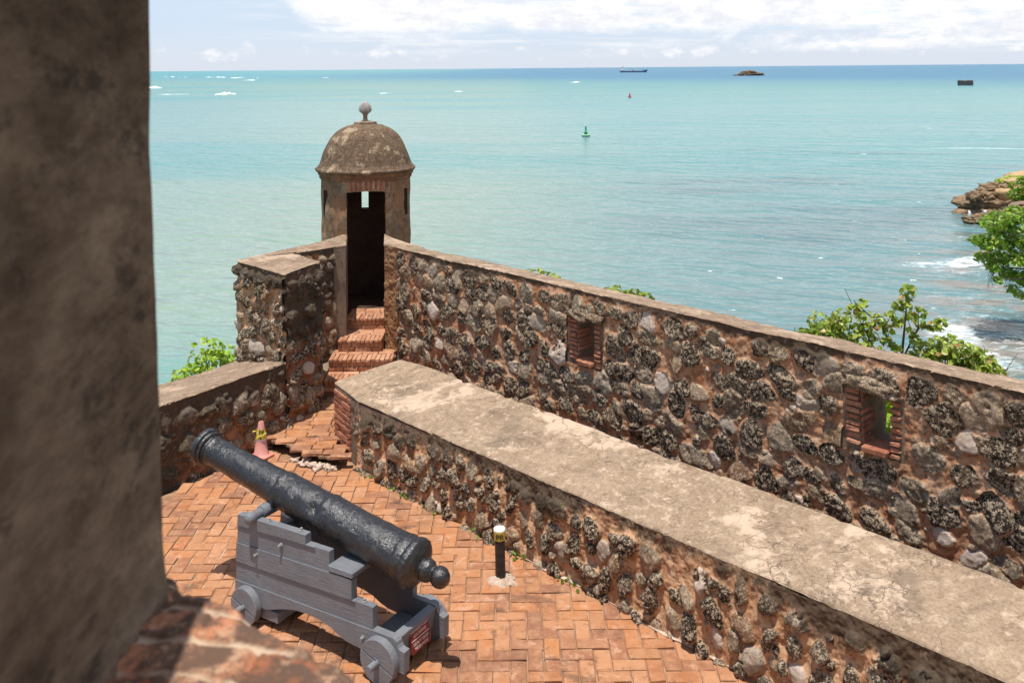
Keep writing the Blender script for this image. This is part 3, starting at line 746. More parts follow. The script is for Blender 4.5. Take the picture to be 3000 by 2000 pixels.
for k, h_ in enumerate((H1, H2)):
    fr = bpy.data.objects.new('loophole', None); COL.objects.link(fr); fr.parent = far
    a, c = h_[0], h_[1]
    b = MB()
    brick_wall(b, fpt(a - .175, -.012), fpt(a + .0, -.012), h_[2] - .02, h_[3], .15, .056, .22, .016, .007, .0, 70 + k, .008, .0, .02)
    brick_wall(b, fpt(c, -.012), fpt(c + .10, -.012), h_[2] - .05, h_[3] + .02, .11, .056, .22, .016, .007, .0, 80 + k, .008, .0, .015)
    b.build('brick_jamb', M['brick'], fr)
    b = MB()
    q = FQ + FD * (a + c) / 2 - FN * .06; b.box((q[0], q[1], h_[2] - .012), ((c - a) / 2 + .0, .13, .026), ((*FD, 0), (*FN, 0), (0, 0, 1)), .008, .006, 0, .35)
    b.build('brick_sill', M['brick'], fr)
    q = FQ + FD * ((a + c) / 2 - .01) + FN * .0
    V, F = rock(None, (0, 0, 0), (.235, .10, .065), 91 + k, None, .30, 22, sc=2.4)
    ang = math.atan2(FD[1], FD[0]); ca, sa = math.cos(ang), math.sin(ang)
    x, y, z = V[:, 0], V[:, 1], V[:, 2]; z = z - x * .06
    V = np.column_stack([x * ca - y * sa + q[0], x * sa + y * ca + q[1], z + h_[3] + .055])
    n_ = len(V); npmesh('lintel_stone', V, F, M['rubble_far'], fr, dict(mask=np.ones(n_), tone=np.full(n_, .5 + .15 * k), pit=fbm(V[:, 0] * 28, V[:, 1] * 28, V[:, 2] * 28, 3, 7), stain=np.zeros(n_)))

# --- left wall, pier and the link wall to the sentry box
left = thing('embrasure_wall', 'dark rubble wall with a gun embrasure ending in a tall square pier', 'wall', (-3.4, 11.2, 0))
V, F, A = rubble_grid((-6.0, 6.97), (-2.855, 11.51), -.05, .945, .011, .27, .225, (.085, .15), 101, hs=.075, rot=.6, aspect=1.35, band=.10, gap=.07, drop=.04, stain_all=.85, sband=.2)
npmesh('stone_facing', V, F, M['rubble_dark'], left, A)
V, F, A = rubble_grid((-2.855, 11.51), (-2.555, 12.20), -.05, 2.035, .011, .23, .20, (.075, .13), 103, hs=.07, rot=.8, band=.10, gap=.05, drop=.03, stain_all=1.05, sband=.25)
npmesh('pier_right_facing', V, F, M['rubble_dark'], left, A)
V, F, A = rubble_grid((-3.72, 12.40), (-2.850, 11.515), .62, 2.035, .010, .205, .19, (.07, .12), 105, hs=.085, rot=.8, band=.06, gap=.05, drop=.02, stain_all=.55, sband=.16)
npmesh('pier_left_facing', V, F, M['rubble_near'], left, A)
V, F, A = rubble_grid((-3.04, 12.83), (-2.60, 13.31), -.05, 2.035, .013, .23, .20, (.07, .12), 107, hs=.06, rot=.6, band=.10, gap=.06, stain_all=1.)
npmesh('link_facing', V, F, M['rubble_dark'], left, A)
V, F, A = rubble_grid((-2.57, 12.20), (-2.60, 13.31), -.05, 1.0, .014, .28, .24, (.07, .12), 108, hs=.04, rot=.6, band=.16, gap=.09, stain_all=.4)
pr = [cap_grid([(-6.0, 6.97), (-2.855, 11.50)], [(-7.1, 7.75), (-3.72, 12.40)], .955, .70, .035, 15, .015, .010, .024, .006)]
pr.append(cap_grid([(-3.72, 12.39), (-2.850, 11.52)], [(-3.05, 12.86), (-2.565, 12.24)], 2.05, 2.05, .03, 16, .015, .006, .010, .006))
pr.append(cap_grid([(-3.04, 12.86), (-2.60, 13.30), (-2.44, 13.395), (-2.57, 14.22)], [(-3.69, 12.43), (-2.86, 13.67), (-2.70, 14.05), (-2.60, 14.26)], 2.054, 2.054, .03, 17, .015, .004, .006, .006))
V, F = join(pr); npmesh('coping', V, F, M['coping_far'], left)
b = MB()
b.prism([(-6.0, 7.0), (-2.88, 11.51), (-3.70, 12.36), (-7.0, 7.75)], -8, [.91, .91, .66, .66])
b.prism([(-3.69, 12.40), (-2.865, 11.55), (-2.59, 12.21), (-3.04, 12.80)], -8, 2.02)
b.prism([(-3.06, 12.84), (-2.62, 13.32), (-2.62, 14.2), (-2.88, 13.65), (-3.66, 12.43)], -8, 2.02)
b.prism([(-2.61, 12.2), (-2.60, 13.33), (-3.0, 12.85)], -1, .42)
b.build('core', M['stonecore'], left)
b = MB(); b.prism([(-2.60, 13.305), (-2.44, 13.395), (-2.565, 14.24), (-2.66, 14.1)], -1, 2.03); b.build('door_pier', M['plaster'], left)

# --- brick steps
st = thing('brick_steps', 'short flight of worn brick steps climbing to the sentry box door', 'steps', (-2.2, 13.0, .15))
rg = np.random.default_rng(44)
for (z, yn, x0, x1, dep) in ((.90, 13.70, -2.50, -1.93, .55), (.73, 13.18, -2.53, -1.90, .55), (.56, 12.85, -2.60, -1.70, .36), (.38, 12.53, -2.60, -1.55, .36)):
    b = MB(); x = x0
    while x < x1 - .02:
        w_ = rg.uniform(.058, .07); e = min(x + w_, x1); t_ = rg.random()
        b.box(((x + e) / 2, yn + .12 + rg.uniform(-.007, .007), z - .022 + rg.uniform(-.006, .004)), ((e - x) / 2 - .0035, .12, .022), None, .007, .004, 0, t_)
        b.box(((x + e) / 2, yn + .150 + rg.uniform(-.004, .006), z - .079), ((e - x) / 2 - .0035, .12, .033), None, .004, .004, 0, t_); x = e
    yy = yn + .246
    while yy < yn + dep:
        x = x0
        while x < x1 - .02:
            e = min(x + rg.uniform(.2, .25), x1); b.box(((x + e) / 2, yy + .055, z - .03), ((e - x) / 2 - .004, .052, .03), None, .005, .003, 0, rg.random()); x = e
        yy += .11
    x = x0
    while x < x1 - .02:
        e = min(x + rg.uniform(.18, .24), x1); b.box(((x + e) / 2, yn + .125 + rg.uniform(-.004, .01), z - .142), ((e - x) / 2 - .006, .105, .027), None, .007, .005, 0, rg.random()); x = e
    b.build('step', M['stepbrick'], st)
b = MB()
for (z, yn, x0, x1) in ((.84, 13.74, -2.5, -1.93), (.67, 13.22, -2.53, -1.9), (.50, 12.89, -2.60, -1.70), (.32, 12.57, -2.60, -1.55)):
    b.prism([(x0, yn), (x1, yn), (x1, 14.4), (x0, 14.4)], -.3, z)
b.build('core', M['bedding'], st)

# --- sentry box
TC = np.array([-2.37, 14.85]); TOC = math.atan2(-14.85, 2.37)      # door looks toward the terrace
sb = thing('sentry_box', 'round domed stone sentry box with an open doorway at the bastion corner', 'sentry box', (TC[0], TC[1], .9))
RO, RI = .705, .46
def drum(R_, th_holes, z0, z1, seed, inner):
    """cylinder wall with rectangular holes; angles measured from the door direction"""
    tb = set(np.linspace(-math.pi, math.pi, 181).tolist()); zb = set(np.linspace(z0, z1, 90).tolist())
    for (a0, a1, c0, c1) in th_holes:
        tb -= {t for t in tb if min(abs(t - a0), abs(t - a1)) < .012}; tb |= {a0, a1}
        zb -= {t for t in zb if min(abs(t - c0), abs(t - c1)) < .008}; zb |= {c0, c1}
    T_, Z_ = np.meshgrid(sorted(tb), sorted(zb), indexing='ij')
    hole_edge = np.ones_like(T_)
    dsp = .012 * fbm(np.cos(T_) * 3, np.sin(T_) * 3, Z_ * 3, 5, seed) * (0 if inner else 1)
    fl = np.clip(fbm(np.cos(T_) * 4, np.sin(T_) * 4, Z_ * 4, 5, seed + 5, .6) - .05, 0, .25)   # flaked plaster
    dsp = dsp - (0 if inner else .09) * fl
    r = R_ + dsp
    global FLAKE; FLAKE = fl.ravel() * 4
    V = np.column_stack([(TC[0] + r * np.cos(TOC + T_)).ravel(), (TC[1] + r * np.sin(TOC + T_)).ravel(), Z_.ravel()])
    I = np.arange(T_.size).reshape(T_.shape)
    F = np.stack([I[:-1, :-1], I[1:, :-1], I[1:, 1:], I[:-1, 1:]], -1).reshape(-1, 4)
    ct = (T_[:-1, :-1] + T_[1:, 1:]).ravel() / 2; cz = (Z_[:-1, :-1] + Z_[1:, 1:]).ravel() / 2
    keep = np.ones(len(F), bool)
    for (a0, a1, c0, c1) in th_holes: keep &= ~((ct > a0) & (ct < a1) & (cz > c0) & (cz < c1))
    return V, (F if not inner else F[:, ::-1])[keep]
DZ0, DZ1 = .88, 2.74; dh = .295
sl = [(-66, .040, 2.29, 2.70), (64, .040, 2.29, 2.70), (181.5, .058, 2.27, 2.60), (118, .05, 2.29, 2.66), (-122, .05, 2.29, 2.66)]
def holes_at(R_):
    a = math.asin(dh / R_); hs_ = [(-a, a, DZ0, DZ1)]
    for (dg, hw, c0, c1) in sl:
        q = math.asin(hw / R_); t = rad(dg if dg <= 180 else dg - 360 + .0)
        hs_.append((t - q, t + q, c0, c1))
    return hs_
hO = [h for h in holes_at(RO)]; hI = [h for h in holes_at(RI)]
# keep the seaward slit clear of the seam
hO[3] = (rad(181.5) - 2 * math.pi + -.0 - math.asin(.058 / RO), rad(181.5) - 2 * math.pi + math.asin(.058 / RO), 2.27, 2.60)
hI[3] = (rad(181.5) - 2 * math.pi - math.asin(.058 / RI), rad(181.5) - 2 * math.pi + math.asin(.058 / RI), 2.27, 2.60)
def wrap(hs_):
    out = []
    for (a, b_, c, d) in hs_:
        if a < -math.pi: out += [(-math.pi, b_, c, d), (a + 2 * math.pi, math.pi, c, d)]
        else: out.append((a, b_, c, d))
    return out
V, F = drum(RO, wrap(hO), -3., 3.02, 61, False); npmesh('drum', V, F, M['drum'], sb, dict(flake=FLAKE))
V, F = drum(RI, wrap(hI), .2, 3.02, 62, True); npmesh('inner_wall', V, F, M['inside_shade'], sb)
b = MB()
for i, (o, q) in enumerate(zip(hO, hI)):
    def pp(R_, a, z): return (TC[0] + R_ * math.cos(TOC + a), TC[1] + R_ * math.sin(TOC + a), z)
    ro = RO - .0
    a, c = [pp(ro, o[0], o[2]), pp(RI, q[0], o[2]), pp(RI, q[0], o[3]), pp(ro, o[0], o[3])], [pp(ro, o[1], o[2]), pp(ro, o[1], o[3]), pp(RI, q[1], o[3]), pp(RI, q[1], o[2])]
    b.add(a, [(0, 1, 2, 3)], 0); b.add(c, [(0, 1, 2, 3)], 0)
    b.add([a[3], a[2], c[2], c[1]], [(0, 1, 2, 3)], 0); b.add([a[0], c[0], c[3], a[1]], [(0, 1, 2, 3)], 0)
b.build('opening_reveals', M['inside_shade'], sb)
b = MB(); b.lathe([(.001, .893), (RI + .02, .893)], (TC[0], TC[1], 0), seg=40, cap=False); b.build('inner_floor', M['inside_shade'], sb)
# brick arch over the door
b = MB(); rg = np.random.default_rng(3); nb = 10
for i in range(nb):
    f_ = (i + .5) / nb * 2 - 1
    if i == 0: continue
    a = f_ * math.asin((dh + .055) / RO); z = DZ1 + .075 - .035 * f_ * f_
    ca, sa = math.cos(TOC + a), math.sin(TOC + a)
    tl = f_ * .16
    ct, st_ = math.cos(tl), math.sin(tl)
    b.box((TC[0] + (RO - .05) * ca, TC[1] + (RO - .05) * sa, z), (.022, .075, .078), ((-sa * ct, ca * ct, -st_), (ca, sa, 0), (-sa * st_, ca * st_, ct)), .005, .004, 0, rg.random())
b.build('brick_arch', M['brick'], sb)
b = MB()
a = math.asin((dh + .075) / RO); n_ = 14
for i in range(n_):
    a0, a1 = -a + 2 * a * i / n_, -a + 2 * a * (i + 1) / n_
    f0, f1 = a0 / a, a1 / a
    vs = []
    for (q, f_) in ((a0, f0), (a1, f1)):
        for R_ in (RO - .10, RO + .006):
            for z in (DZ1 + .002 - .035 * f_ * f_ - .02, DZ1 + .16 - .02 * f_ * f_): vs.append(pp(R_, q, z))
    b.add(vs, [(0, 1, 3, 2), (4, 6, 7, 5), (0, 4, 5, 1), (2, 3, 7, 6), (0, 2, 6, 4), (1, 5, 7, 3)])
b.build('arch_mortar', M['palemortar'] if False else M['coping_far'], sb)
# cornice, dome, finial
def lathe_noise(prof, seg, amp, fr, seed, res=.03):
    P = np.array(prof); s = np.concatenate([[0], np.cumsum(np.hypot(*np.diff(P, axis=0).T))]); n_ = max(int(s[-1] / res), len(P))
    ss = np.unique(np.concatenate([np.linspace(0, s[-1], n_), s])); r = np.interp(ss, s, P[:, 0]); z = np.interp(ss, s, P[:, 1])
    th = np.linspace(0, 2 * np.pi, seg, endpoint=False)
    T_, R_ = np.meshgrid(th, r, indexing='ij'); Z_ = np.broadcast_to(z, T_.shape)
    rr = R_ * (1 + amp * fbm(np.cos(T_) * R_ * fr, np.sin(T_) * R_ * fr, Z_ * fr, 5, seed))
    V = np.column_stack([(TC[0] + rr * np.cos(T_)).ravel(), (TC[1] + rr * np.sin(T_)).ravel(), Z_.ravel()])
    I = np.arange(T_.size).reshape(T_.shape); I = np.vstack([I, I[:1]])
    return V, np.stack([I[:-1, :-1], I[1:, :-1], I[1:, 1:], I[:-1, 1:]], -1).reshape(-1, 4)
V, F = lathe_noise([(.70, 2.86), (.725, 2.865), (.735, 2.885), (.725, 2.905), (.74, 2.915), (.755, 2.94), (.762, 2.965), (.78, 2.985)], 128, .010, 7, 63, .02)
npmesh('cornice', V, F, plaster_mat('stained_brick_cornice', (.14, .065, .04), (.24, .12, .07), (.34, .19, .11), (.035, .026, .021), .9, 3.), sb)
V, F = lathe_noise([(.72, 2.975), (.79, 2.985), (.805, 3.005), (.80, 3.022), (.765, 3.045), (.735, 3.085), (.712, 3.14), (.695, 3.20), (.668, 3.28), (.627, 3.37), (.583, 3.455), (.533, 3.53), (.46, 3.60), (.385, 3.65), (.28, 3.695), (.15, 3.722), (.0, 3.73)], 144, .012, 6, 64, .022)
npmesh('dome', V, F, M['dome'], sb)
fin = bpy.data.objects.new('finial', None); COL.objects.link(fin); fin.parent = sb
b = MB(); b.box((TC[0], TC[1], 3.735), (.135, .135, .022), ((math.cos(.65), math.sin(.65), 0), (-math.sin(.65), math.cos(.65), 0), (0, 0, 1)), .006, .004)
b.lathe([(.075, 3.755), (.055, 3.768), (.038, 3.785), (.034, 3.83), (.04, 3.872), (.062, 3.885), (.05, 3.895)], (TC[0], TC[1], 0), seg=20)
b.build('plinth', M['coping_far'], fin, smooth=50)
th, u = np.meshgrid(np.linspace(0, 2 * np.pi, 96, endpoint=False), np.linspace(0, 1, 60), indexing='ij')
r = .099 * np.interp(u, [0, .08, .2, .35, .5, .7, .85, .95, 1], [.45, .75, .96, 1, .95, .74, .5, .25, .02])
sc = np.abs(np.sin(th * 6 + u * 14)) * np.abs(np.sin(th * 6 - u * 14)); r = r * (.80 + .30 * sc ** .6)
V = np.column_stack([(TC[0] + r * np.cos(th)).ravel(), (TC[1] + r * np.sin(th)).ravel(), (3.885 + .20 * u).ravel()])
I = np.arange(th.size).reshape(th.shape); I = np.vstack([I, I[:1]])
F = np.stack([I[:-1, :-1], I[1:, :-1], I[1:, 1:], I[:-1, 1:]], -1).reshape(-1, 4)
npmesh('pine_cone', V, F, plaster_mat('grey_cone_stone', (.30, .265, .235), (.42, .385, .35), (.52, .48, .44), (.07, .062, .055), .6, 5), fin)

# --- tower the photo is taken from: jamb and sill of its opening
tw = thing('tower_window_wall', 'dark mottled plaster jamb and worn brick sill of the opening in front', 'wall', (-.7, 1.0, 0))
Y_, Z_ = np.meshgrid(np.linspace(-.6, 1.81, 150), np.linspace(3.45, 4.87, 150), indexing='ij')
dx = .016 * fbm(Y_ * 3, Z_ * 1.1, 1., 5, 71) + .005 * fbm(Y_ * 16, Z_ * 6, 2., 3, 72)
edge = sstep(1.74, 1.83, Y_)
flare = .022 * np.exp(-np.clip(Z_ - 3.59, 0, 3) / .035)
X_ = -.690 + .010 * np.clip((4.6 - Z_), -1, 1) + dx * .4 - .04 * edge * edge + flare * .6 + .010 * fbm(Z_ * 3, Y_ * 0, 4., 3, 73) * edge
V = np.column_stack([X_.ravel(), (Y_ + .25 * flare * edge).ravel(), Z_.ravel()])
I = np.arange(Y_.size).reshape(Y_.shape)
F = np.stack([I[:-1, :-1], I[1:, :-1], I[1:, 1:], I[:-1, 1:]], -1).reshape(-1, 4)
npmesh('jamb', V, F, M['jamb'], tw)
b = MB()
b.prism([(-.745, 1.80), (-.745, -.6), (-2.6, -.6), (-2.6, 3.03)], -.5, 4.86)
b.prism([(-.74, -.6), (-.74, 1.79), (-.60, 1.70), (-.22, 1.42), (1.4, .42), (1.4, -.6)], -.5, 3.50)
b.prism([(-.74, -.6), (.4, -.6), (.4, .95), (-.74, .95)], 3.505, 3.60)
b.build('masonry', M['jamb'], tw)
EX, EY = [-.90, -.72, -.667, -.599, -.484, -.366, -.28, -.235, .40, .9], [1.90, 1.835, 1.800, 1.763, 1.675, 1.586, 1.523, 1.49, 1.02, .70]
X_, Y_ = np.meshgrid(np.linspace(-.76, .45, 260), np.linspace(.9, 1.93, 230), indexing='ij')
ed = (np.interp(X_, EX, EY) - Y_) * .8 + .008 + .012 * fbm(X_ * 9, Y_ * 9, 0., 4, 81) + .012 * np.abs(fbm(X_ * 22, Y_ * 22, 3., 3, 82))
wx, wy = X_ + .010 * fbm(X_ * 12, Y_ * 12, 2., 3, 83), Y_ + .008 * fbm(X_ * 12, Y_ * 12, 6., 3, 84)
uu, vv = wx * .985 - wy * .17, wx * .17 + wy * .985
rw = np.floor(vv / .0875); fu = (uu / .235 + (rw % 2) * .5); cu_ = np.floor(fu)
dj = np.minimum(np.minimum(vv - rw * .0875, (rw + 1) * .0875 - vv), np.minimum(fu - cu_, cu_ + 1 - fu) * .235)
mk = sstep(.006, .013, dj); tn = _h(rw.astype(int), cu_.astype(int), rw.astype(int) * 0, 9)
Z_ = 3.600 + .010 * mk + .006 * (tn - .5) + .006 * fbm(X_ * 14, Y_ * 14, 1., 4, 85) - .012 * np.clip(fbm(X_ * 6, Y_ * 6, 9., 3, 86) - .25, 0, 1)
Z_ = Z_ - .014 * sstep(.04, .0, ed) - .22 * sstep(.012, -.035, ed)
V = np.column_stack([X_.ravel(), Y_.ravel(), Z_.ravel()]); I = np.arange(X_.size).reshape(X_.shape)
F = np.stack([I[:-1, :-1], I[1:, :-1], I[1:, 1:], I[:-1, 1:]], -1).reshape(-1, 4); F = F[ed.ravel()[F].max(1) > -.05]
npmesh('sill_bricks', V, F, sill_mat(), tw, dict(tone=tn, mask=sstep(.004, .012, np.minimum(vv - rw * .0875, (rw + 1) * .0875 - vv))))

# ================================================================== CANNON (local: +x muzzle, +y the near left cheek, z up)
UX = np.array([-.85139, .52453]); NIN = np.array([.52453, .85139])
CL = np.array([-1.0515, 6.8917]) + NIN * (.075 + .275)
can = thing('cannon', 'black iron cannon on a grey painted timber carriage with small wheels', 'cannon', (CL[0], CL[1], 0), math.atan2(UX[1], UX[0]))
# barrel
AX = Vector((2.464, 0, .424)).normalized(); A0 = Vector((-.152, 0, .762))
prof = [(.001, -.262), (.035, -.259), (.058, -.242), (.075, -.214), (.080, -.185), (.074, -.158), (.060, -.135), (.056, -.122), (.066, -.108), (.080, -.09), (.085, -.065), (.084, -.045), (.078, -.030), (.09, -.022), (.12, -.012), (.155, .005), (.176, .022),
        (.190, .035), (.195, .060), (.190, .085), (.176, .095), (.171, .105), (.176, .125), (.180, .150), (.176, .175), (.169, .185), (.168, .25), (.163, .62), (.160, .92), (.165, .93), (.167, .955), (.163, .98), (.157, .99), (.152, 1.22), (.150, 1.44), (.156, 1.45), (.157, 1.475), (.151, 1.49), (.143, 1.50),
        (.134, 1.75), (.124, 2.08), (.117, 2.30), (.116, 2.335), (.124, 2.345), (.128, 2.36), (.124, 2.375), (.120, 2.385), (.121, 2.398), (.146, 2.404), (.150, 2.415), (.148, 2.432), (.141, 2.438), (.158, 2.446), (.162, 2.465), (.160, 2.488), (.150, 2.500), (.115, 2.503), (.065, 2.504), (.060, 2.49), (.058, 2.0), (.001, 1.99)]
P = np.array(prof); s_ = np.concatenate([[0], np.cumsum(np.hypot(*np.diff(P, axis=0).T))])
ss = np.unique(np.concatenate([np.linspace(0, s_[-1], 240), s_])); r, a = np.interp(ss, s_, P[:, 0]), np.interp(ss, s_, P[:, 1])
th = np.linspace(0, 2 * np.pi, 96, endpoint=False); T_, R_ = np.meshgrid(th, r, indexing='ij'); A_ = np.broadcast_to(a, T_.shape)
cx_, cy_ = np.cos(T_), np.sin(T_)
lump = .0035 * fbm(cx_ * R_ * 14, cy_ * R_ * 14, A_ * 10, 4, 5, .6) - .010 * np.clip(fbm(cx_ * R_ * 9, cy_ * R_ * 9, A_ * 8, 3, 8) - .45, 0, 1)
pitd = np.exp(-(((A_ - 1.02) / .06) ** 2 + ((T_ - 0.18 * np.pi) / .30) ** 2)); R2 = np.maximum(R_ + lump * (R_ > .03) - .022 * pitd, .0005)
uv, wv = Vector((0, 1, 0)), AX.cross(Vector((0, 1, 0)))
V = np.array(A0)[None] + A_.ravel()[:, None] * np.array(AX)[None] + (R2 * cx_).ravel()[:, None] * np.array(uv) + (R2 * cy_).ravel()[:, None] * np.array(wv)
I = np.arange(T_.size).reshape(T_.shape); I = np.vstack([I, I[:1]])
F = np.stack([I[:-1, :-1], I[1:, :-1], I[1:, 1:], I[:-1, 1:]], -1).reshape(-1, 4)
npmesh('barrel', V, F, M['iron'], can, local=True)
b = MB()
b.lathe([(.055, -.05), (.055, .19), (.052, .20), (.040, .205), (.039, .275), (.044, .285), (.050, .30), (.051, .32), (.044, .345), (.028, .358), (.001, .362)], (1.372, 0, .890), (0, 1, 0), 28)
b.lathe([(.055, -.05), (.055, .19), (.040, .205), (.039, .275), (.050, .30), (.044, .345), (.001, .362)], (1.372, 0, .890), (0, -1, 0), 28)
b.build('trunnion', M['wood'], can, smooth=40, local=True)
# cheeks: stepped planks
OUT = [(1.60, .155), (1.578, .62), (1.557, .862), (.780, .888), (.780, .813), (.535, .818), (.535, .668), (.30, .661), (.30, .509), (.096, .509), (.096, .345), (-.100, .346), (-.122, .342), (-.140, .325), (-.147, .300), (-.160, .282), (-.182, .273), (-.212, .270), (-.208, .110), (.10, .110), (.17, .165), (.26, .170), (.36, .178), (.44, .200), (.52, .236), (.62, .256), (.75, .264), (.88, .256), (1.0, .232), (1.10, .200), (1.22, .160), (1.36, .155)]
SEAM = [((1.60, .768), (.70, .8135)), ((1.60, .620), (.30, .6685)), ((1.60, .463), (-.1, .509 + .012)), ((1.60, .305), (-.3, .345 + .008))]
def clip(poly, a, b_, above):
    dx, dz = b_[0] - a[0], b_[1] - a[1]
    sd = lambda p: ((p[0] - a[0]) * dz - (p[1] - a[1]) * dx) * (1 if above else -1)     # dx<0: positive above
    out = []
    for i, p in enumerate(poly):
        q = poly[(i + 1) % len(poly)]; u, v = sd(p), sd(q)
        if u >= 0: out.append(p)
        if (u >= 0) != (v >= 0):
            t_ = u / (u - v); out.append((p[0] + (q[0] - p[0]) * t_, p[1] + (q[1] - p[1]) * t_))
    return out
def cheek(sign):
    b = MB(); g_ = .0006
    sh = lambda s, d: ((s[0][0], s[0][1] + d), (s[1][0], s[1][1] + d))
    for k in range(5):
        pl = OUT
        if k > 0: s1 = sh(SEAM[k - 1], -g_); pl = clip(pl, s1[0], s1[1], False)
        if k < 4: s2 = sh(SEAM[k], g_); pl = clip(pl, s2[0], s2[1], True)
        if len(pl) < 3: continue
        off = (.011, .0, .010, .0, .010)[k]
        y0, y1 = .220, .275 + off
        b.prism(pl, sign * y0, sign * y1, axis='y')
    return b.build('cheek', M['wood'], can, bevel=.004, local=True)
cheek(1); cheek(-1)
def wheel(x, sign, r):
    w = bpy.data.objects.new('wheel', None); COL.objects.link(w); w.parent = can
    b = MB(); y0, y1 = sign * .284, sign * .350; a0 = .35
    for h in (0, 1):
        pl = [(x + r * math.cos(a0 + math.pi * (h + k / 22)), r * 1.0 + r * math.sin(a0 + math.pi * (h + k / 22))) for k in range(23)]
        n_ = (-math.sin(a0 + math.pi * h), math.cos(a0 + math.pi * h)); pl = [(p[0] + n_[0] * .0018, p[1] + n_[1] * .0018) for p in pl]
        b.prism(pl, y0, y1, axis='y')
    b.build('tread', M['wood'], w, bevel=.005, smooth=30, local=True)
    b = MB(); b.lathe([(.026, .20), (.026, .438), (.023, .445)], (x, 0, r), (0, sign, 0), 20); b.tube([(x, sign * .365, r - .045), (x, sign * .365, r + .042)], [.006, .006], 6)
    b.build('axle_stub', M['wood'], w, smooth=40, local=True)
for x, r in ((1.431, .150), (0., .165)):
    wheel(x, 1, r); wheel(x, -1, r)
b = MB(); b.box((1.33, 0, .108), (.215, .268, .044), None, .005); b.build('front_axletree', M['wood'], can, local=True)
b = MB(); b.box((.07, 0, .145), (.16, .216, .060), None, .005); b.build('rear_axletree', M['wood'], can, local=True)
b = MB(); b.box((1.42, 0, .52), (.03, .218, .14), None, .005); b.build('front_transom', M['wood'], can, local=True)
b = MB(); b.box((-.085, 0, .255), (.035, .218, .085), ((math.cos(.18), 0, math.sin(.18)), (0, 1, 0), (-math.sin(.18), 0, math.cos(.18))), .005); b.build('rear_transom', M['wood'], can, local=True)
b = MB(); c_, s_2 = math.cos(-.02), math.sin(-.02)
b.box((.415, 0, .694), (.125, .287, .025), ((c_, 0, s_2), (0, 1, 0), (-s_2, 0, c_)), .008, .003); b.build('stool_bed', M['wood'], can, local=True)
for sgn in (1, -1):
    for (x, z) in ((1.22, .873), (.86, .885), (.20, .509)):
        b = MB(); b.lathe([(.020, 0), (.020, .008), (.012, .010), (.012, .024), (.009, .027)], (x, sgn * .248, z), (0, 0, 1), 8); b.build('bolt', M['bolt'], can, smooth=30, local=True)
    for (x, z) in ((1.335, .585), (1.055, .735), (.185, .262)):
        b = MB(); b.lathe([(.018, 0), (.018, .012), (.011, .014), (.011, .036), (.008, .04)], (x, sgn * .275, z), (0, sgn, 0), 8); b.build('bolt', M['bolt'], can, smooth=30, local=True)

def text_mesh(txt, size, extr=.0008):
    cu = bpy.data.curves.new('t', 'FONT'); cu.body = txt; cu.size = size; cu.align_x = 'CENTER'; cu.align_y = 'CENTER'; cu.extrude = extr; cu.offset = size * .012
    ob = bpy.data.objects.new('t', cu); COL.objects.link(ob)
    dg = bpy.context.evaluated_depsgraph_get(); me = bpy.data.meshes.new_from_object(ob.evaluated_get(dg))
    bpy.data.objects.remove(ob); return me
# warning sign screwed to the rear transom
sw = lambda p: np.array([*(CL + UX * p[0] - NIN * p[1]), p[2]])
lean = .18
S0 = np.array((-.128, -.010, .228)); su = np.array((0, -1., 0)); sv = np.array((-math.sin(-lean) * -1 * -1, 0, math.cos(lean)))
sv = np.array((math.sin(lean) * 1., 0, math.cos(lean))); sn = np.array((-math.cos(lean), 0, math.sin(lean)))
rot3 = lambda v: np.array([*(UX * v[0] - NIN * v[1]), v[2]])
sgn_ = thing('sign', 'small maroon sign with cream writing fixed across the back of the cannon carriage', 'sign', tuple(sw(S0)))
b = MB(); b.box(sw(S0 + sn * .004), (.118, .100, .003), tuple(tuple(rot3(v)) for v in (su, sv, sn)), .001); b.build('plate', M['signred'], sgn_)
Rm = Matrix((tuple(rot3(su)), tuple(rot3(sv)), tuple(rot3(sn)))).transposed().to_4x4()
def put_text(txt, size, u_, v_, parent, name='lettering', mat='signtext', base=None, fit=None):
    me = text_mesh(txt, size)
    xs = [v.co.x for v in me.vertices]; wd = max(xs) - min(xs); k = (fit / wd) if fit else 1
    me.transform(Matrix.Diagonal((k, 1, 1, 1)))
    me.transform(Matrix.Translation(Vector(sw(S0 + su * u_ + sv * v_ + sn * .0085)) - Vector(sw(S0))) @ Rm)
    me.materials.clear(); me.materials.append(M[mat]); o = bpy.data.objects.new(name, me); COL.objects.link(o); o.parent = parent
put_text('PROHIBIDO TOCAR', .030, 0, .058, sgn_, fit=.205); put_text('LOS CAÑONES', .030, 0, .022, sgn_, fit=.155)
put_text('DO NOT TOUCH', .030, 0, -.038, sgn_, fit=.18); put_text('THE CANNONS', .030, 0, -.073, sgn_, fit=.165)
b = MB(); b.box(sw(S0 - sv * .008 + sn * .0085), (.105, .0032, .001), tuple(tuple(rot3(v)) for v in (su, sv, sn))); b.build('divider', M['signtext'], sgn_)

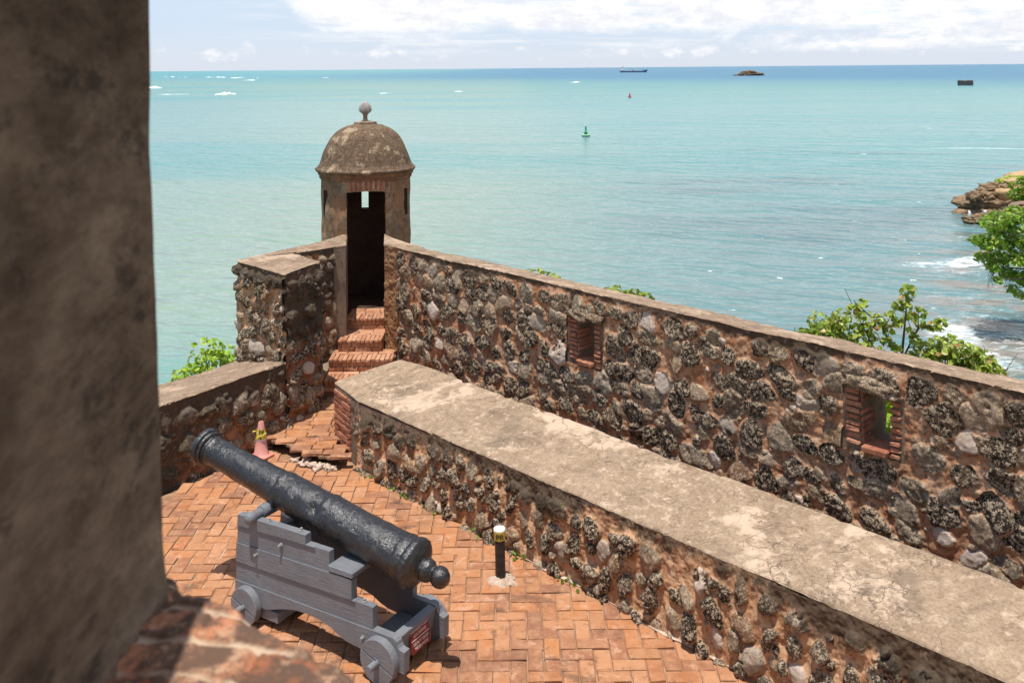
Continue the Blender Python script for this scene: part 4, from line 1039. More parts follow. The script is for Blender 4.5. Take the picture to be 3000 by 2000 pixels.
# ================================================================== CONE, BOLLARD
CX_, CY_ = -3.02, 10.955
cone = thing('traffic_cone', 'faded pink traffic cone wrapped in yellow warning tape beside the raised slab', 'traffic cone', (CX_, CY_, 0))
b = MB(); pl = []
for k in range(4):
    for j in range(5):
        a = math.pi / 2 * k + .25 + math.pi / 2 * (j / 4 - .5) * .9; cc = math.pi / 2 * k + .25
        pl.append((CX_ + .105 * math.cos(cc) + .045 * math.cos(a), CY_ + .105 * math.sin(cc) + .045 * math.sin(a)))
b.prism(pl, .008, .034); b.build('base', M['conebase'], cone, bevel=.005)
cr = lambda z: .086 + (.031 - .086) * (z - .03) / .39
b = MB(); b.lathe([(.098, .034), (.092, .042), (cr(.05), .05), (cr(.22), .22), (cr(.30), .30), (cr(.41), .41), (cr(.42) - .004, .423), (.018, .42), (.017, .40)], (CX_, CY_, 0), seg=36); b.build('body', M['cone'], cone, smooth=40)
b = MB(); b.lathe([(cr(.215) + .0015, .215), (cr(.255) + .0015, .255)], (CX_, CY_, 0), seg=36, cap=False); b.build('collar', M['capwhite'], cone, smooth=40)
def crumple(z0, z1, tilt, seed, name):
    T_, Z_ = np.meshgrid(np.linspace(0, 2 * np.pi, 73), np.linspace(0, 1, 9), indexing='ij')
    zz = z0 + (z1 - z0) * Z_ + tilt * np.cos(T_ - 2.2) + .006 * vn(np.cos(T_) * 3, np.sin(T_) * 3, 0., seed)
    r = cr(zz) + .004 + .006 * np.abs(fbm(np.cos(T_) * 4, np.sin(T_) * 4, Z_ * 2, 3, seed))
    V = np.column_stack([(CX_ + r * np.cos(T_)).ravel(), (CY_ + r * np.sin(T_)).ravel(), zz.ravel()])
    I = np.arange(T_.size).reshape(T_.shape); F = np.stack([I[:-1, :-1], I[1:, :-1], I[1:, 1:], I[:-1, 1:]], -1).reshape(-1, 4)
    return npmesh(name, V, F, M['tape'], cone)
crumple(.278, .350, .004, 2, 'tape'); crumple(.222, .272, -.012, 6, 'tape')
b = MB(); b.tube([(CX_ - .055, CY_ - .03, .325), (CX_ - .085, CY_ - .045, .322), (CX_ - .095, CY_ - .04, .31)], [.008, .011, .004], 6); b.tube([(CX_ - .02, CY_ - .062, .262), (CX_ + .03, CY_ - .066, .282), (CX_ + .066, CY_ - .03, .30)], [.009, .007, .009], 6)
b.build('tape_knot', M['tape'], cone)
def wrap_text(txt, size, r, zc, phi, cx, cy, parent, sx=1., rise=0.):
    me = text_mesh(txt, size, .0006)
    for v in me.vertices:
        rr = r(zc + v.co.y) if callable(r) else r
        a = phi + v.co.x * sx / rr; z = zc + v.co.y + rise * v.co.x; q = rr + .002 + v.co.z
        v.co = (cx + q * math.cos(a), cy + q * math.sin(a), z)
    off = root_loc(parent); me.transform(Matrix.Translation(-Vector(off)))
    me.materials.clear(); me.materials.append(M['ink']); o = bpy.data.objects.new('lettering', me); COL.objects.link(o); o.parent = parent
ph = math.atan2(-CY_, -CX_)
wrap_text('PR', .062, lambda z: cr(z) + .010, .314, ph + .12, CX_, CY_, cone)
wrap_text('V', .048, lambda z: cr(z) + .010, .244, ph - .05, CX_, CY_, cone)

BX, BY = -.141, 8.30
bol = thing('bollard', 'short black pipe bollard with white cap and yellow tape set in pale mortar', 'bollard', (BX, BY, 0))
tilt = Vector((-.018, .0, 1)).normalized()
b = MB(); b.lathe([(.046, -.02), (.045, .02), (.0455, .30), (.048, .43)], (BX, BY, 0), tilt, 28); b.tube([(BX + .045, BY - .01, .03), (BX + .062, BY - .01, .012), (BX + .070, BY - .01, .0)], [.012, .012, .006], 6); b.build('pipe', M['blackpipe'], bol, smooth=40)
b = MB(); b.lathe([(.0485, .425), (.053, .428), (.053, .456), (.050, .460), (.001, .461)], (BX, BY, 0), tilt, 28); b.build('cap', M['capwhite'], bol, smooth=40)
b = MB(); b.lathe([(.0490, .362), (.0515, .364), (.0525, .40), (.0545, .405), (.0545, .446)], (BX, BY, 0), tilt, 28, cap=False); b.build('tape', M['tape'], bol, smooth=40)
wrap_text('PR', .066, .0535, .398, math.atan2(-BY, -BX) + .05, BX - .0072, BY, bol)
T_, R_ = np.meshgrid(np.linspace(0, 2 * np.pi, 61), np.linspace(.04, 1, 14), indexing='ij')
ro = .125 + .06 * fbm(np.cos(T_) * 1.6, np.sin(T_) * 1.6, 0., 4, 12)
V = np.column_stack([(BX + .03 * 1 + R_ * ro * 1.05 * np.cos(T_)).ravel(), (BY - .035 + R_ * ro * .85 * np.sin(T_)).ravel(), (.010 + .03 * (1 - R_ ** 2) * (1 + .5 * fbm(np.cos(T_) * R_ * 5, np.sin(T_) * R_ * 5, 1., 3, 3)) - .012 * (R_ > .98)).ravel()])
I = np.arange(T_.size).reshape(T_.shape); F = np.stack([I[:-1, :-1], I[1:, :-1], I[1:, 1:], I[:-1, 1:]], -1).reshape(-1, 4)
npmesh('mortar_base', V, F, M['palemortar'], bol)

# ================================================================== VEGETATION
def leaf_mesh(P, size, seed, up=.7, outw=None, width=.42, droop=0.):
    rg = np.random.default_rng(seed); n = len(P)
    nr = rg.normal(0, .55, (n, 3)); nr[:, 2] += up
    if outw is not None: nr += outw * .55
    nr /= np.linalg.norm(nr, axis=1)[:, None]
    q = rg.normal(0, 1, (n, 3)); q[:, 2] -= droop
    if outw is not None: q += outw * .9
    t = q - (q * nr).sum(1)[:, None] * nr; t /= np.linalg.norm(t, axis=1)[:, None] + 1e-9
    w = np.cross(nr, t); s = (size * rg.uniform(.65, 1.25, n))[:, None]
    o = P
    L = [o - t * s * .5, o - t * s * .25 + w * s * width * .8 + nr * s * .07, o + t * s * .22 + w * s * width + nr * s * .09, o + t * s * .5 - nr * s * .05, o + t * s * .22 - w * s * width + nr * s * .09, o - t * s * .25 - w * s * width * .8 + nr * s * .07]
    V = np.stack(L, 1).reshape(-1, 3); I = np.arange(n)[:, None] * 6
    F = np.concatenate([I + np.array([0, 1, 2, 3]), I + np.array([0, 3, 4, 5])], 0)
    return V, F, np.repeat(rg.random(n), 6)
def cluster(centers, radii, n, seed, shell=.55):
    rg = np.random.default_rng(seed); Ps, Os = [], []
    for c, r, k in zip(centers, radii, n):
        d = rg.normal(0, 1, (k, 3)); d /= np.linalg.norm(d, axis=1)[:, None]
        q = d * (rg.uniform(shell, 1, k) ** .6)[:, None]
        Ps.append(np.array(c) + q * np.array(r)); Os.append(d)
    return np.vstack(Ps), np.vstack(Os)
def shrub(name, label, cat, centers, radii, counts, size, mat, seed, base, group=None, stems=True, up=.7, width=.42, twigs=()):
    t = thing(name, label, cat, base, 0, group)
    P, O = cluster(centers, radii, counts, seed)
    V, F, tn = leaf_mesh(P, size, seed + 1, up, O, width)
    npmesh('foliage', V, F, M[mat], t, dict(tone=tn), smooth=False)
    b = MB()
    tp = np.array([np.array(q) * (1 - f_) + np.array(r_) * f_ for w in twigs for q, r_ in zip(w[0][:-1], w[0][1:]) for f_ in np.linspace(0, 1, 6)]) if (twigs and not stems) else None
    for c in centers:
        if tp is not None:
            k_ = tp[np.argmin(((tp - np.array(c) + np.array((0, 0, .18))) ** 2).sum(1))]; b.tube([k_, (k_ + np.array(c)) / 2 + np.array((0, 0, -.03)), c], [.010, .008, .004], 4); continue
        c = np.array(c); m = np.array(base) * .55 + c * .45 + np.array([.1 * math.sin(c[0] * 9), .1, -.15])
        b.tube([base, m, c], [.035, .022, .008], 5)
    for w in twigs: b.tube(w[0], w[1], 4)
    b.build('stem', M['bark'], t)
    return t
rg = np.random.default_rng(17)
def px(x, y, Y):                                       # a point at distance Y seen in direction (x, y) of the 3000 px survey picture
    dx, dy = x - 1500, y - 199; u, v = dx - .0086 * dy, .0086 * dx + dy
    return np.array([u / 2700 * Y, Y, 4.6 - v / 2700 * Y])
def blobs(pts, Y, r, jit=.3):
    return [px(x, y, Y + rg.uniform(-jit, jit)) for x, y in pts], [np.array(r) * rg.uniform(.8, 1.2) for _ in pts]
# bushes behind the far parapet
c, r = blobs([(2375, 985), (2410, 965), (2450, 950), (2440, 985), (2485, 980), (2510, 1000), (2420, 1010), (2470, 1020), (2380, 1015), (2520, 1030), (2350, 985), (2400, 945), (2465, 935), (2490, 955), (2430, 965), (2455, 1000), (2500, 1015), (2360, 1000)], 15, (.20, .22, .16))
shrub('sea_grape_bush', 'rounded green sea grape bush behind the parapet, left of the tall twiggy one', 'bush', c, r, [46] * len(c), .095, 'leaf_grape', 31, (5.3, 15.6, -2.6), 'bushes behind the parapet')
tall = [(2500, 905), (2530, 925), (2520, 890), (2560, 950), (2580, 935), (2600, 965), (2630, 945), (2655, 925), (2655, 880), (2658, 860), (2640, 895), (2690, 915), (2700, 945), (2735, 955), (2670, 975), (2600, 1000), (2560, 985), (2620, 1015), (2680, 1000), (2540, 1010), (2660, 848), (2755, 950), (2610, 925), (2575, 1030), (2640, 1040), (2700, 1045), (2540, 965)]
c, r = blobs(tall, 15, (.115, .12, .085))
tw_ = [([px(2640, 1060, 15.2), px(2650, 960, 15), px(2660, 850, 15)], [.03, .018, .006]), ([px(2640, 1060, 15.2), px(2585, 960, 15), px(2500, 880, 15)], [.03, .016, .006]), ([px(2640, 1060, 15.2), px(2690, 960, 15), px(2765, 950, 15)], [.025, .014, .005]), ([px(2545, 990, 15), px(2500, 900, 15), px(2475, 845, 15)], [.012, .007, .003])]
shrub('sea_grape_bush', 'tall open sea grape bush with reddish tips rising highest over the parapet', 'bush', c, r, [17] * len(c), .105, 'leaf_grape', 32, (6.4, 15.6, -2.4), 'bushes behind the parapet', stems=False, twigs=tw_ + [([np.array((6.4, 15.6, -2.4)), px(2640, 1060, 15.2)], [.05, .03])])
c, r = blobs([(2700, 1040), (2740, 1030), (2770, 1020), (2800, 1035), (2835, 1045), (2870, 1060), (2900, 1075), (2790, 1060), (2850, 1080), (2745, 1065), (2690, 1075), (2890, 1100), (2820, 1090), (2905, 1110), (2720, 1020), (2755, 1012), (2785, 1008), (2815, 1022), (2850, 1035), (2885, 1050), (2910, 1090), (2770, 1045), (2830, 1065)], 15, (.20, .22, .15))
shrub('sea_grape_bush', 'low dense yellow-green bush at the right end of the parapet bushes', 'bush', c, r, [48] * len(c), .095, 'leaf_grape', 33, (7.2, 15.6, -2.4), 'bushes behind the parapet',
      twigs=[([px(2905, 1120, 15), px(2950, 1080, 15), px(2985, 1030, 15)], [.012, .007, .002]), ([px(2930, 1100, 15), px(2960, 1075, 15), px(2990, 1068, 15)], [.007, .005, .002]), ([px(2880, 1060, 15), px(2885, 1020, 15), px(2878, 1005, 15)], [.007, .004, .002])])
c, r = blobs([(2560, 1150), (2595, 1170), (2590, 1220), (2600, 1270), (2570, 1250), (2620, 1200), (2610, 1310), (2640, 1250)], 13, (.28, .3, .25))
shrub('sea_grape_bush', 'bright green bush seen through the right loophole of the parapet', 'bush', c, r, [55] * len(c), .12, 'leaf_bright', 34, (5.4, 13.4, -3.4), 'bushes behind the parapet')
c, r = blobs([(1520, 803), (1545, 798), (1570, 802), (1600, 808), (1622, 812), (1560, 815), (1610, 822)], 15, (.09, .1, .07))
shrub('sea_grape_shoot', 'small leafy shoot topping the parapet midway to the left loophole', 'bush', c, r, [15] * len(c), .09, 'leaf_grape', 35, (.4, 15.4, -.6), 'leafy shoots over the parapet')
c, r = blobs([(1785, 850), (1805, 848), (1840, 860), (1858, 858), (1885, 868), (1900, 875), (1825, 862), (1860, 875)], 15, (.09, .1, .07))
shrub('sea_grape_shoot', 'small leafy shoot topping the parapet just right of the left loophole', 'bush', c, r, [15] * len(c), .09, 'leaf_grape', 36, (1.9, 15.4, -.9), 'leafy shoots over the parapet')
c, r = blobs([(600, 1030), (630, 1022), (660, 1040), (610, 1055), (645, 1050), (680, 1055), (690, 1075), (590, 1065), (620, 1080), (655, 1080), (570, 1085), (545, 1100), (580, 1100), (612, 1105), (530, 1110)], 16, (.24, .24, .20))
shrub('beach_shrub', 'bright lime green shrub behind the left wall beside the pier', 'bush', c, r, [34] * len(c), .095, 'leaf_bright', 37, (-5.2, 16.3, -3.2), width=.46)
# tree over the surf on the right
tr = thing('almond_tree', 'broad leafy green tree overhanging the surf at the right edge', 'tree', (40.0, 59.5, -11.6))
cs, rs, ks = [], [], []
for (x, y, a, h, k) in [(2905, 640, 1.0, .45, 170), (2950, 625, 1.3, .45, 210), (2995, 615, 1.2, .5, 200), (2870, 690, .75, .35, 120), (2900, 700, 1.1, .5, 210), (2950, 690, 1.3, .55, 250), (3000, 680, 1.3, .6, 240), (2880, 735, .7, .35, 110), (2925, 745, 1.1, .45, 210), (2975, 740, 1.2, .5, 220), (2905, 770, .7, .3, 100), (2950, 790, .9, .4, 150), (2995, 800, .9, .45, 150), (2925, 805, .4, .2, 40), (2965, 830, .5, .25, 50), (2990, 845, .5, .25, 45), (3060, 640, 1.8, .8, 300), (3060, 720, 1.8, .8, 300), (3060, 800, 1.6, .7, 250), (3150, 650, 2.2, 1., 350), (3160, 760, 2.2, 1., 350), (3260, 690, 2.2, 1., 350), (2960, 655, .8, .3, 120), (2915, 665, .7, .3, 100)]:
    for q in range(2):
        cs.append(px(x + rg.uniform(-8, 8), y + 14 + rg.uniform(-6, 6), 58 + rg.uniform(-2.2, 2.2))); rs.append(np.array([a * .72, a, h])); ks.append(int(k * .55))
P, O = cluster(cs, rs, ks, 51, .3)
V, F, tn = leaf_mesh(P, .30, 52, .9, O, .30)
npmesh('crown', V, F, M['leaf_tree'], tr, dict(tone=tn), smooth=False)
b = MB(); b.tube([(40, 59.5, -11.9), (39.2, 59, -10.2), (37.5, 58.6, -8.7), (36, 58.3, -7.8)], [.35, .30, .26, .2], 9)
for c_ in cs[::2]: b.tube([(36.5, 58.4, -8.1), (np.array((36., 58.4, -8.2)) * .4 + c_ * .6 + np.array((0, 0, -.25))), c_], [.13, .06, .02], 5)
for i in range(14):
    p_ = px(rg.uniform(2905, 3000), rg.uniform(770, 800), 58); b.tube([p_, p_ + np.array((-.3, 0, -.5)), p_ + np.array((-.2 + rg.uniform(-.3, .3), 0, -1.1))], [.03, .018, .008], 4)
b.build('trunk', M['bark'], tr)
# weeds along the foot of the low wall
P, O = [], []
for k in range(170):
    t = rg.choice([.03, .10, .14, .20, .235, .33, .36, .42, .52]) + rg.normal(0, .012); q = np.array([-1.80, 10.60]) + np.array([6.1, -6.3]) * t * .72 + np.array([-.71, -.70]) * abs(rg.normal(.02, .035))
    P.append((q[0], q[1], abs(rg.normal(0, .018)) + .004))
V, F, tn = leaf_mesh(np.array(P), .034, 61, .6)
npmesh('weeds', V, F, M['weed'], None, dict(tone=tn), smooth=False, kind='stuff', label='tiny green weeds growing along the foot of the low wall', cat='weeds')

# ================================================================== SHORE
X_, Y_ = np.meshgrid(np.linspace(-22, 130, 150), np.linspace(-60, 135, 170), indexing='ij')
xs = 29 + .36 * np.clip(Y_ - 22, -80, 200) + 2.2 * fbm(Y_ * .12, Y_ * 0, 0., 3, 5) + 3. * np.clip((Y_ - 90) / 15, 0, 1) + 40 * sstep(108, 118, Y_)
zr = SEA + np.clip(.30 * (X_ - xs), -2, 3.2)
dist = np.hypot(np.clip(-8 - X_, 0, 99) + np.clip(X_ - 8, 0, 99), np.clip(Y_ - 15.5, 0, 99)); zb_ = -3.6 - .62 * dist
Z_ = np.maximum(zr, zb_) + .30 * fbm(X_ * .35, Y_ * .35, 0., 4, 9)
Z_ = np.maximum(Z_, SEA - 2.5)
V = np.column_stack([X_.ravel(), Y_.ravel(), Z_.ravel()]); I = np.arange(X_.size).reshape(X_.shape)
F = np.stack([I[:-1, :-1], I[1:, :-1], I[1:, 1:], I[:-1, 1:]], -1).reshape(-1, 4)
npmesh('shore_ground', V, F, M['ground'], kind='structure')
# rocky point
def slab_rock(poly, z0, z1, seed, amp=.35, n=110, lay=8, top_amp=.4, bulge=.3):
    P = poly_at(list(poly) + [poly[0]], n + 1)[:-1]; C = P.mean(0); Vs = []
    for k in range(lay):
        f_ = k / (lay - 1); z = z0 + (z1 - z0) * f_; o = bulge * math.sin(f_ * math.pi)
        d = P - C; d = d / np.linalg.norm(d, axis=1)[:, None]
        q = P + d * (o + amp * fbm(P[:, 0] * .9, P[:, 1] * .9, z * 1.6 + seed, 5, seed))[:, None]
        Vs.append(np.column_stack([q, np.full(n, z) + .10 * fbm(P[:, 0] * 1.5, P[:, 1] * 1.5, z, 3, seed)]))
    for k in range(1, 13):
        f_ = 1 - k / 12.5; q = C + (Vs[lay - 1][:, :2] - C) * f_
        Vs.append(np.column_stack([q, z1 + top_amp * (fbm(q[:, 0] * .55, q[:, 1] * .55, seed, 5, seed + 3) * .8 + .5 * np.abs(fbm(q[:, 0] * 1.4, q[:, 1] * 1.4, 1., 4, seed + 4)) * (f_ > .2))]))
    V = np.vstack(Vs); L = len(Vs); I = np.arange(L * n).reshape(L, n); I = np.hstack([I, I[:, :1]])
    return V, np.stack([I[:-1, :-1], I[:-1, 1:], I[1:, 1:], I[1:, :-1]], -1).reshape(-1, 4)
parts = [slab_rock([(50.4, 106.4), (51.4, 104.6), (53.5, 102.8), (57, 101.3), (63, 100), (75, 98), (75, 112), (60, 111), (54.5, 109)], -11.7, -10.75, 3, .65, n=220, lay=14, top_amp=.6, bulge=.2),
         slab_rock([(52.4, 106.2), (54, 104.4), (57, 103.2), (63, 102), (75, 100), (75, 112), (60, 110)], -12.8, -11.1, 4, .6, n=160, bulge=-.2),
         slab_rock([(49.8, 105.8), (50.6, 103.8), (52, 102.2), (55, 100.2), (59, 98.5), (75, 96), (75, 110), (54, 109)], -13, -11.95, 5, .6, n=200, top_amp=.4)]
rg = np.random.default_rng(91)
for (x, y, z, a_, n_) in [(53.8, 105.6, -10.1, .9, 4), (55.6, 107.2, -9.7, .8, 4), (49.5, 97.6, -12.1, 1.0, 5), (51.6, 98.4, -11.9, 1.1, 6), (54.5, 98.6, -11.8, 1.2, 6), (52, 103.6, -10.4, .8, 5), (56, 101.4, -10.9, .9, 6), (60, 99.8, -11.2, 1.0, 5)]:
    for k in range(n_):
        parts.append(rock(None, (x + rg.normal(0, .8), y + rg.normal(0, .6), z + rg.normal(0, .12)), (a_ * rg.uniform(.5, 1.1), a_ * rg.uniform(.5, 1), a_ * rg.uniform(.3, .62)), int(rg.integers(1, 900)), None, .55, 20, rg.uniform(0, 3), sc=2.4))
V, F = join(parts); V[:, 0] += .75
hd = thing('rocky_point', 'brown eroded coral rock point jutting into the surf on the right', 'rocks', (58, 104, SEA)); hd['kind'] = 'structure'
npmesh('rock_ledges', V, F, M['rock'], hd)
pr = [slab_rock([(54.6, 105.0), (57, 102.6), (64, 101), (76, 100), (76, 113), (62, 112), (57, 110)], -11., -9.75, 14, .4, top_amp=.35, bulge=.1), slab_rock([(56.8, 108), (60, 105.0), (76, 103), (76, 116), (62, 115)], -10.4, -8.95, 15, .4, top_amp=.5, bulge=.1)]
V, F = join(pr); npmesh('soil_slope', V, F, M['rockpale'], hd)
c, r = blobs([(2985, 545), (3000, 530), (2975, 570), (3000, 570), (2990, 590), (3020, 550), (3030, 590)], 101, (.9, .9, .55))
shrub('coastal_bush', 'round green bush on top of the rocky point at the right edge', 'bush', c, r, [170] * len(c), .30, 'leaf_tree', 38, (56.5, 101.5, -9.8))
c, r = blobs([(2935, 530), (2955, 523), (2975, 520), (2915, 545), (2995, 520)], 108, (.9, .9, .22))
shrub('grass_tuft', 'low yellow-green grass on the crest of the rocky point', 'grass', c, r, [150] * len(c), .22, 'leaf_bright', 39, (57.8, 108.5, -9.6))
rock('boulder', px(2985, 603, 99), (1.0, .7, .42), 71, M['stonecore'], .4, 14, .3, loc=tuple(px(2985, 603, 99)), label='grey boulder on the rocky point just above the tree', cat='boulder', group='boulders on the point')
rock('boulder', px(3000, 622, 98), (.7, .6, .6), 72, M['stonecore'], .4, 14, 1.3, loc=tuple(px(3000, 622, 98)), label='grey boulder at the picture edge directly above the tree', cat='boulder', group='boulders on the point')
q = px(2840, 627, 96.6); rock('white_litter', q, (.15, .12, .36), 75, M['white'], .3, 12, .3, loc=tuple(q), label='larger white scrap of litter on the seaward rock edge', cat='litter', group='litter on the rocks')
q = px(2886, 620, 97.2); rock('white_litter', q, (.14, .12, .16), 76, M['white'], .3, 12, .3, loc=tuple(q), label='smaller white scrap of litter farther up the rock ledge', cat='litter', group='litter on the rocks')

# ================================================================== OFFSHORE
ISL = (409, 1582, SEA)
isl = thing('rock_islet', 'lone brown rock islet standing in the sea near the horizon', 'islet', ISL)
V, F = join([rock(None, (409, 1582, SEA + 1.0), (21, 14, 3.4), 81, None, .30, 40, sc=2.2), rock(None, (408, 1584, SEA + 2.6), (13, 10, 4.6), 82, None, .35, 36, sc=2.2), rock(None, (396, 1580, SEA + 1.6), (6.5, 8, 3.4), 83, None, .35, 24), rock(None, (422, 1580, SEA + 1.2), (8, 7, 3), 84, None, .3, 24)])
npmesh('rock', V, F, simple('islet_rock', (.22, .15, .10), (.11, .085, .06), .12, .95, .8, .1, .5, .5), isl)
# coaster: local x along the hull (bow +x)
SHP = np.array([364.5, 2773]); sd = np.array([396.3 - 332.5, 2718 - 2828.]); sd = np.array([.985, -.17]); snn = np.array([.17, .985])
ship = thing('cargo_ship', 'blue cargo ship with white stern house near the horizon', 'ship', (SHP[0], SHP[1], SEA))
LX = lambda x, y, z: (SHP[0] + sd[0] * x + snn[0] * y, SHP[1] + sd[1] * x + snn[1] * y, SEA + z)
hullm = simple('ship_blue_paint', (.05, .11, .24), (.07, .13, .25), .1, .6); bootm = simple('ship_dark_boottop', (.07, .06, .09), (.05, .05, .08), .1, .7)
shipw = simple('ship_white_paint', (.75, .73, .70), (.6, .58, .55), .2, .6); shipd = simple('ship_mast_grey', (.10, .11, .14), (.08, .09, .11), .2, .6); shipo = simple('ship_orange_gear', (.40, .22, .13), (.3, .2, .15), .3, .7)
def hull(z0, z1f, inset0, rake0, rake1):
    b = MB(); st_ = []
    for i in range(15):
        f_ = i / 14; x = -39 + 78 * f_
        st_.append((x, f_))
    def ring(k):
        out = []
        for x, f_ in st_:
            wdt = 6.3 * (1 - max(0, (f_ - .72) / .28) ** 2.0) * (1 if f_ > .06 else .8)
            sheer = 0 if k == 0 else (z1f(f_))
            xx = x + (rake1 if k else rake0) * max(0, (f_ - .8) / .2)
            out.append((xx, wdt, z0 if k == 0 else sheer))
        return out
    r0, r1 = ring(0), ring(1); vs = []
    for s in (1, -1):
        for r_ in (r0, r1):
            for (x, w, z) in r_: vs.append(LX(x, s * w, z))
    n = 15; fs = []
    for i in range(n - 1): fs += [(i, i + 1, n + i + 1, n + i), (2 * n + i, 3 * n + i, 3 * n + i + 1, 2 * n + i + 1), (n + i, n + i + 1, 3 * n + i + 1, 3 * n + i), (i, 2 * n + i, 2 * n + i + 1, i + 1)]
    fs.append((0, n, 3 * n, 2 * n)); return b.add(vs, fs)
sheer = lambda f_: 3.0 + 1.6 * max(0, f_ - .3) + (4.2 * min(1, (f_ - .80) / .18) if f_ > .80 else 0) + (2.6 * min(1, (.22 - f_) / .04) if f_ < .22 else 0)
hull(1.4, sheer, 0, 1, 5).build('hull', hullm, ship); hull(-1, lambda f_: 1.4, 0, -.6, 1).build('boot_topping', bootm, ship)
b = MB()
for (x0, x1, w, z0, z1) in ((-38, -25, 5.6, 5.0, 8.2), (-36, -26, 5., 8.2, 10.8), (-34, -26, 4.6, 10.8, 13.2), (-30, -24.5, 5.2, 13.2, 15.0)):
    b.box(LX((x0 + x1) / 2, 0, (z0 + z1) / 2), ((x1 - x0) / 2, w, (z1 - z0) / 2), ((*sd, 0), (*snn, 0), (0, 0, 1)))
b.build('deckhouse', shipw, ship)
b = MB(); b.box(LX(-33, 0, 13.5), (1.3, 1.5, 2.6), ((*sd, 0), (*snn, 0), (0, 0, 1))); b.tube([LX(-30, 0, 12), LX(-30, 0, 21)], [.5, .25], 5); b.build('funnel_mast', shipd, ship)
b = MB(); b.tube([LX(29, 0, 4), LX(29, 0, 16)], [.4, .2], 5); b.build('foremast', shipd, ship)
b = MB(); b.box(LX(0, 0, 5.2), (2.2, 2, 2.2), ((*sd, 0), (*snn, 0), (0, 0, 1))); b.tube([LX(0, 0, 7.), LX(-5, 0, 10.8), LX(-10, 0, 9.6), LX(-13, 0, 7.2)], [.7, .6, .5, .4], 5); b.build('deck_crane', shipo, ship)
b = MB(); b.box(LX(1.5, 0, 3.6), (24, 4.6, .9), ((*sd, 0), (*snn, 0), (0, 0, 1)), .1); b.build('hatch_cover', shipd, ship)
# ruined pier block
BKP = np.array([358.5, 729.]); blk = thing('pier_block', 'dark square concrete block standing in the sea at far right', 'concrete block', (BKP[0], BKP[1], SEA))
b = MB(); dkm = simple('wet_dark_concrete', (.10, .095, .10), (.065, .062, .07), .8, .9, .6, .1, 3, .05)
d_ = np.array([.9, -.436]); n_ = np.array([.436, .9]); axs = ((*d_, 0), (*n_, 0), (0, 0, 1))
b.box((BKP[0], BKP[1], SEA + 1.4), (5.3, 3.2, 2.3), axs, .1)
for k in range(8):
    q = BKP + d_ * (-5.2 + 10.4 * k / 7) - n_ * 3.3; b.box((q[0], q[1], SEA + 1.3), (.38, .3, 2.2), axs, .05)
b.build('body', dkm, blk)
b = MB(); rg2 = np.random.default_rng(4)
for k in range(9):
    if k == 4: continue
    q = BKP + d_ * (-5. + 10. * k / 8); b.box((q[0], q[1], SEA + 3.85 + rg2.uniform(-.1, .1)), (.62, 3.3, .2), axs, .05, .05)
b.build('rim', simple('rusty_concrete_rim', (.26, .17, .14), (.18, .12, .10), .8), blk)
# navigation buoys
def buoy(name, label, X, Y, col, h, light):
    o = thing(name, label, 'buoy', (X, Y, SEA), 0, 'navigation buoys')
    m1 = simple(name + '_paint', col, tuple(c * .8 for c in col), 1., .45); m2 = simple(name + '_rail', light, light, 1., .5); m3 = simple(name + '_float', (.03, .05, .04), (.05, .06, .05), 1., .7)
    s = h / 3.0
    b = MB(); b.lathe([(1.0 * s, -.3), (1.06 * s, .0), (1.04 * s, .30 * s)], (X, Y, SEA), seg=28); b.build('float_collar', m3, o, smooth=40)
    b = MB(); b.lathe([(1.04 * s, .30 * s), (1.0 * s, .42 * s), (.45 * s, .52 * s)], (X, Y, SEA), seg=28); b.lathe([(.66 * s, 1.26 * s), (.68 * s, 1.30 * s), (.66 * s, 1.40 * s), (.2 * s, 1.42 * s)], (X, Y, SEA), seg=24); b.build('deck_rings', m2, o, smooth=40)
    b = MB(); b.lathe([(.48 * s, .5 * s), (.34 * s, 1.28 * s), (.30 * s, 1.42 * s), (.19 * s, 2.45 * s), (.12 * s, 2.5 * s)], (X, Y, SEA), seg=24); b.build('tower', m1, o, smooth=40)
    b = MB(); b.lathe([(.12 * s, 2.5 * s), (.15 * s, 2.62 * s), (.13 * s, 2.75 * s)], (X, Y, SEA), seg=16); b.build('lantern', m3, o, smooth=40)
    b = MB(); b.lathe([(.13 * s, 2.75 * s), (.12 * s, 2.9 * s), (.04 * s, 3 * s)], (X, Y, SEA), seg=16); b.build('lantern_cap', M['capwhite'], o, smooth=40)
buoy('navigation_buoy', 'green channel buoy floating midway out to sea', 18.0, 226.3, (.01, .30, .17), 2.85, (.30, .62, .38))
buoy('channel_buoy', 'small red channel buoy floating farther out', 65, 510, (.62, .03, .05), 3.2, (.70, .12, .12))
wb = thing('motor_boat', 'tiny white boat on the horizon above the sentry box', 'boat', (-464, 7086, SEA))
b = MB(); b.prism([(-11, -3), (6, -3), (11, 0), (6, 3), (-11, 3)], 0, [2.4, 2.6, 3.2, 2.6, 2.4]); b.v = [(x - 464, y + 7086, z + SEA) for x, y, z in b.v]; b.build('hull', shipw, wb)
b = MB(); b.box((-466, 7086, SEA + 5), (5, 2.4, 2.8), None, .3); b.build('cabin', shipw, wb)
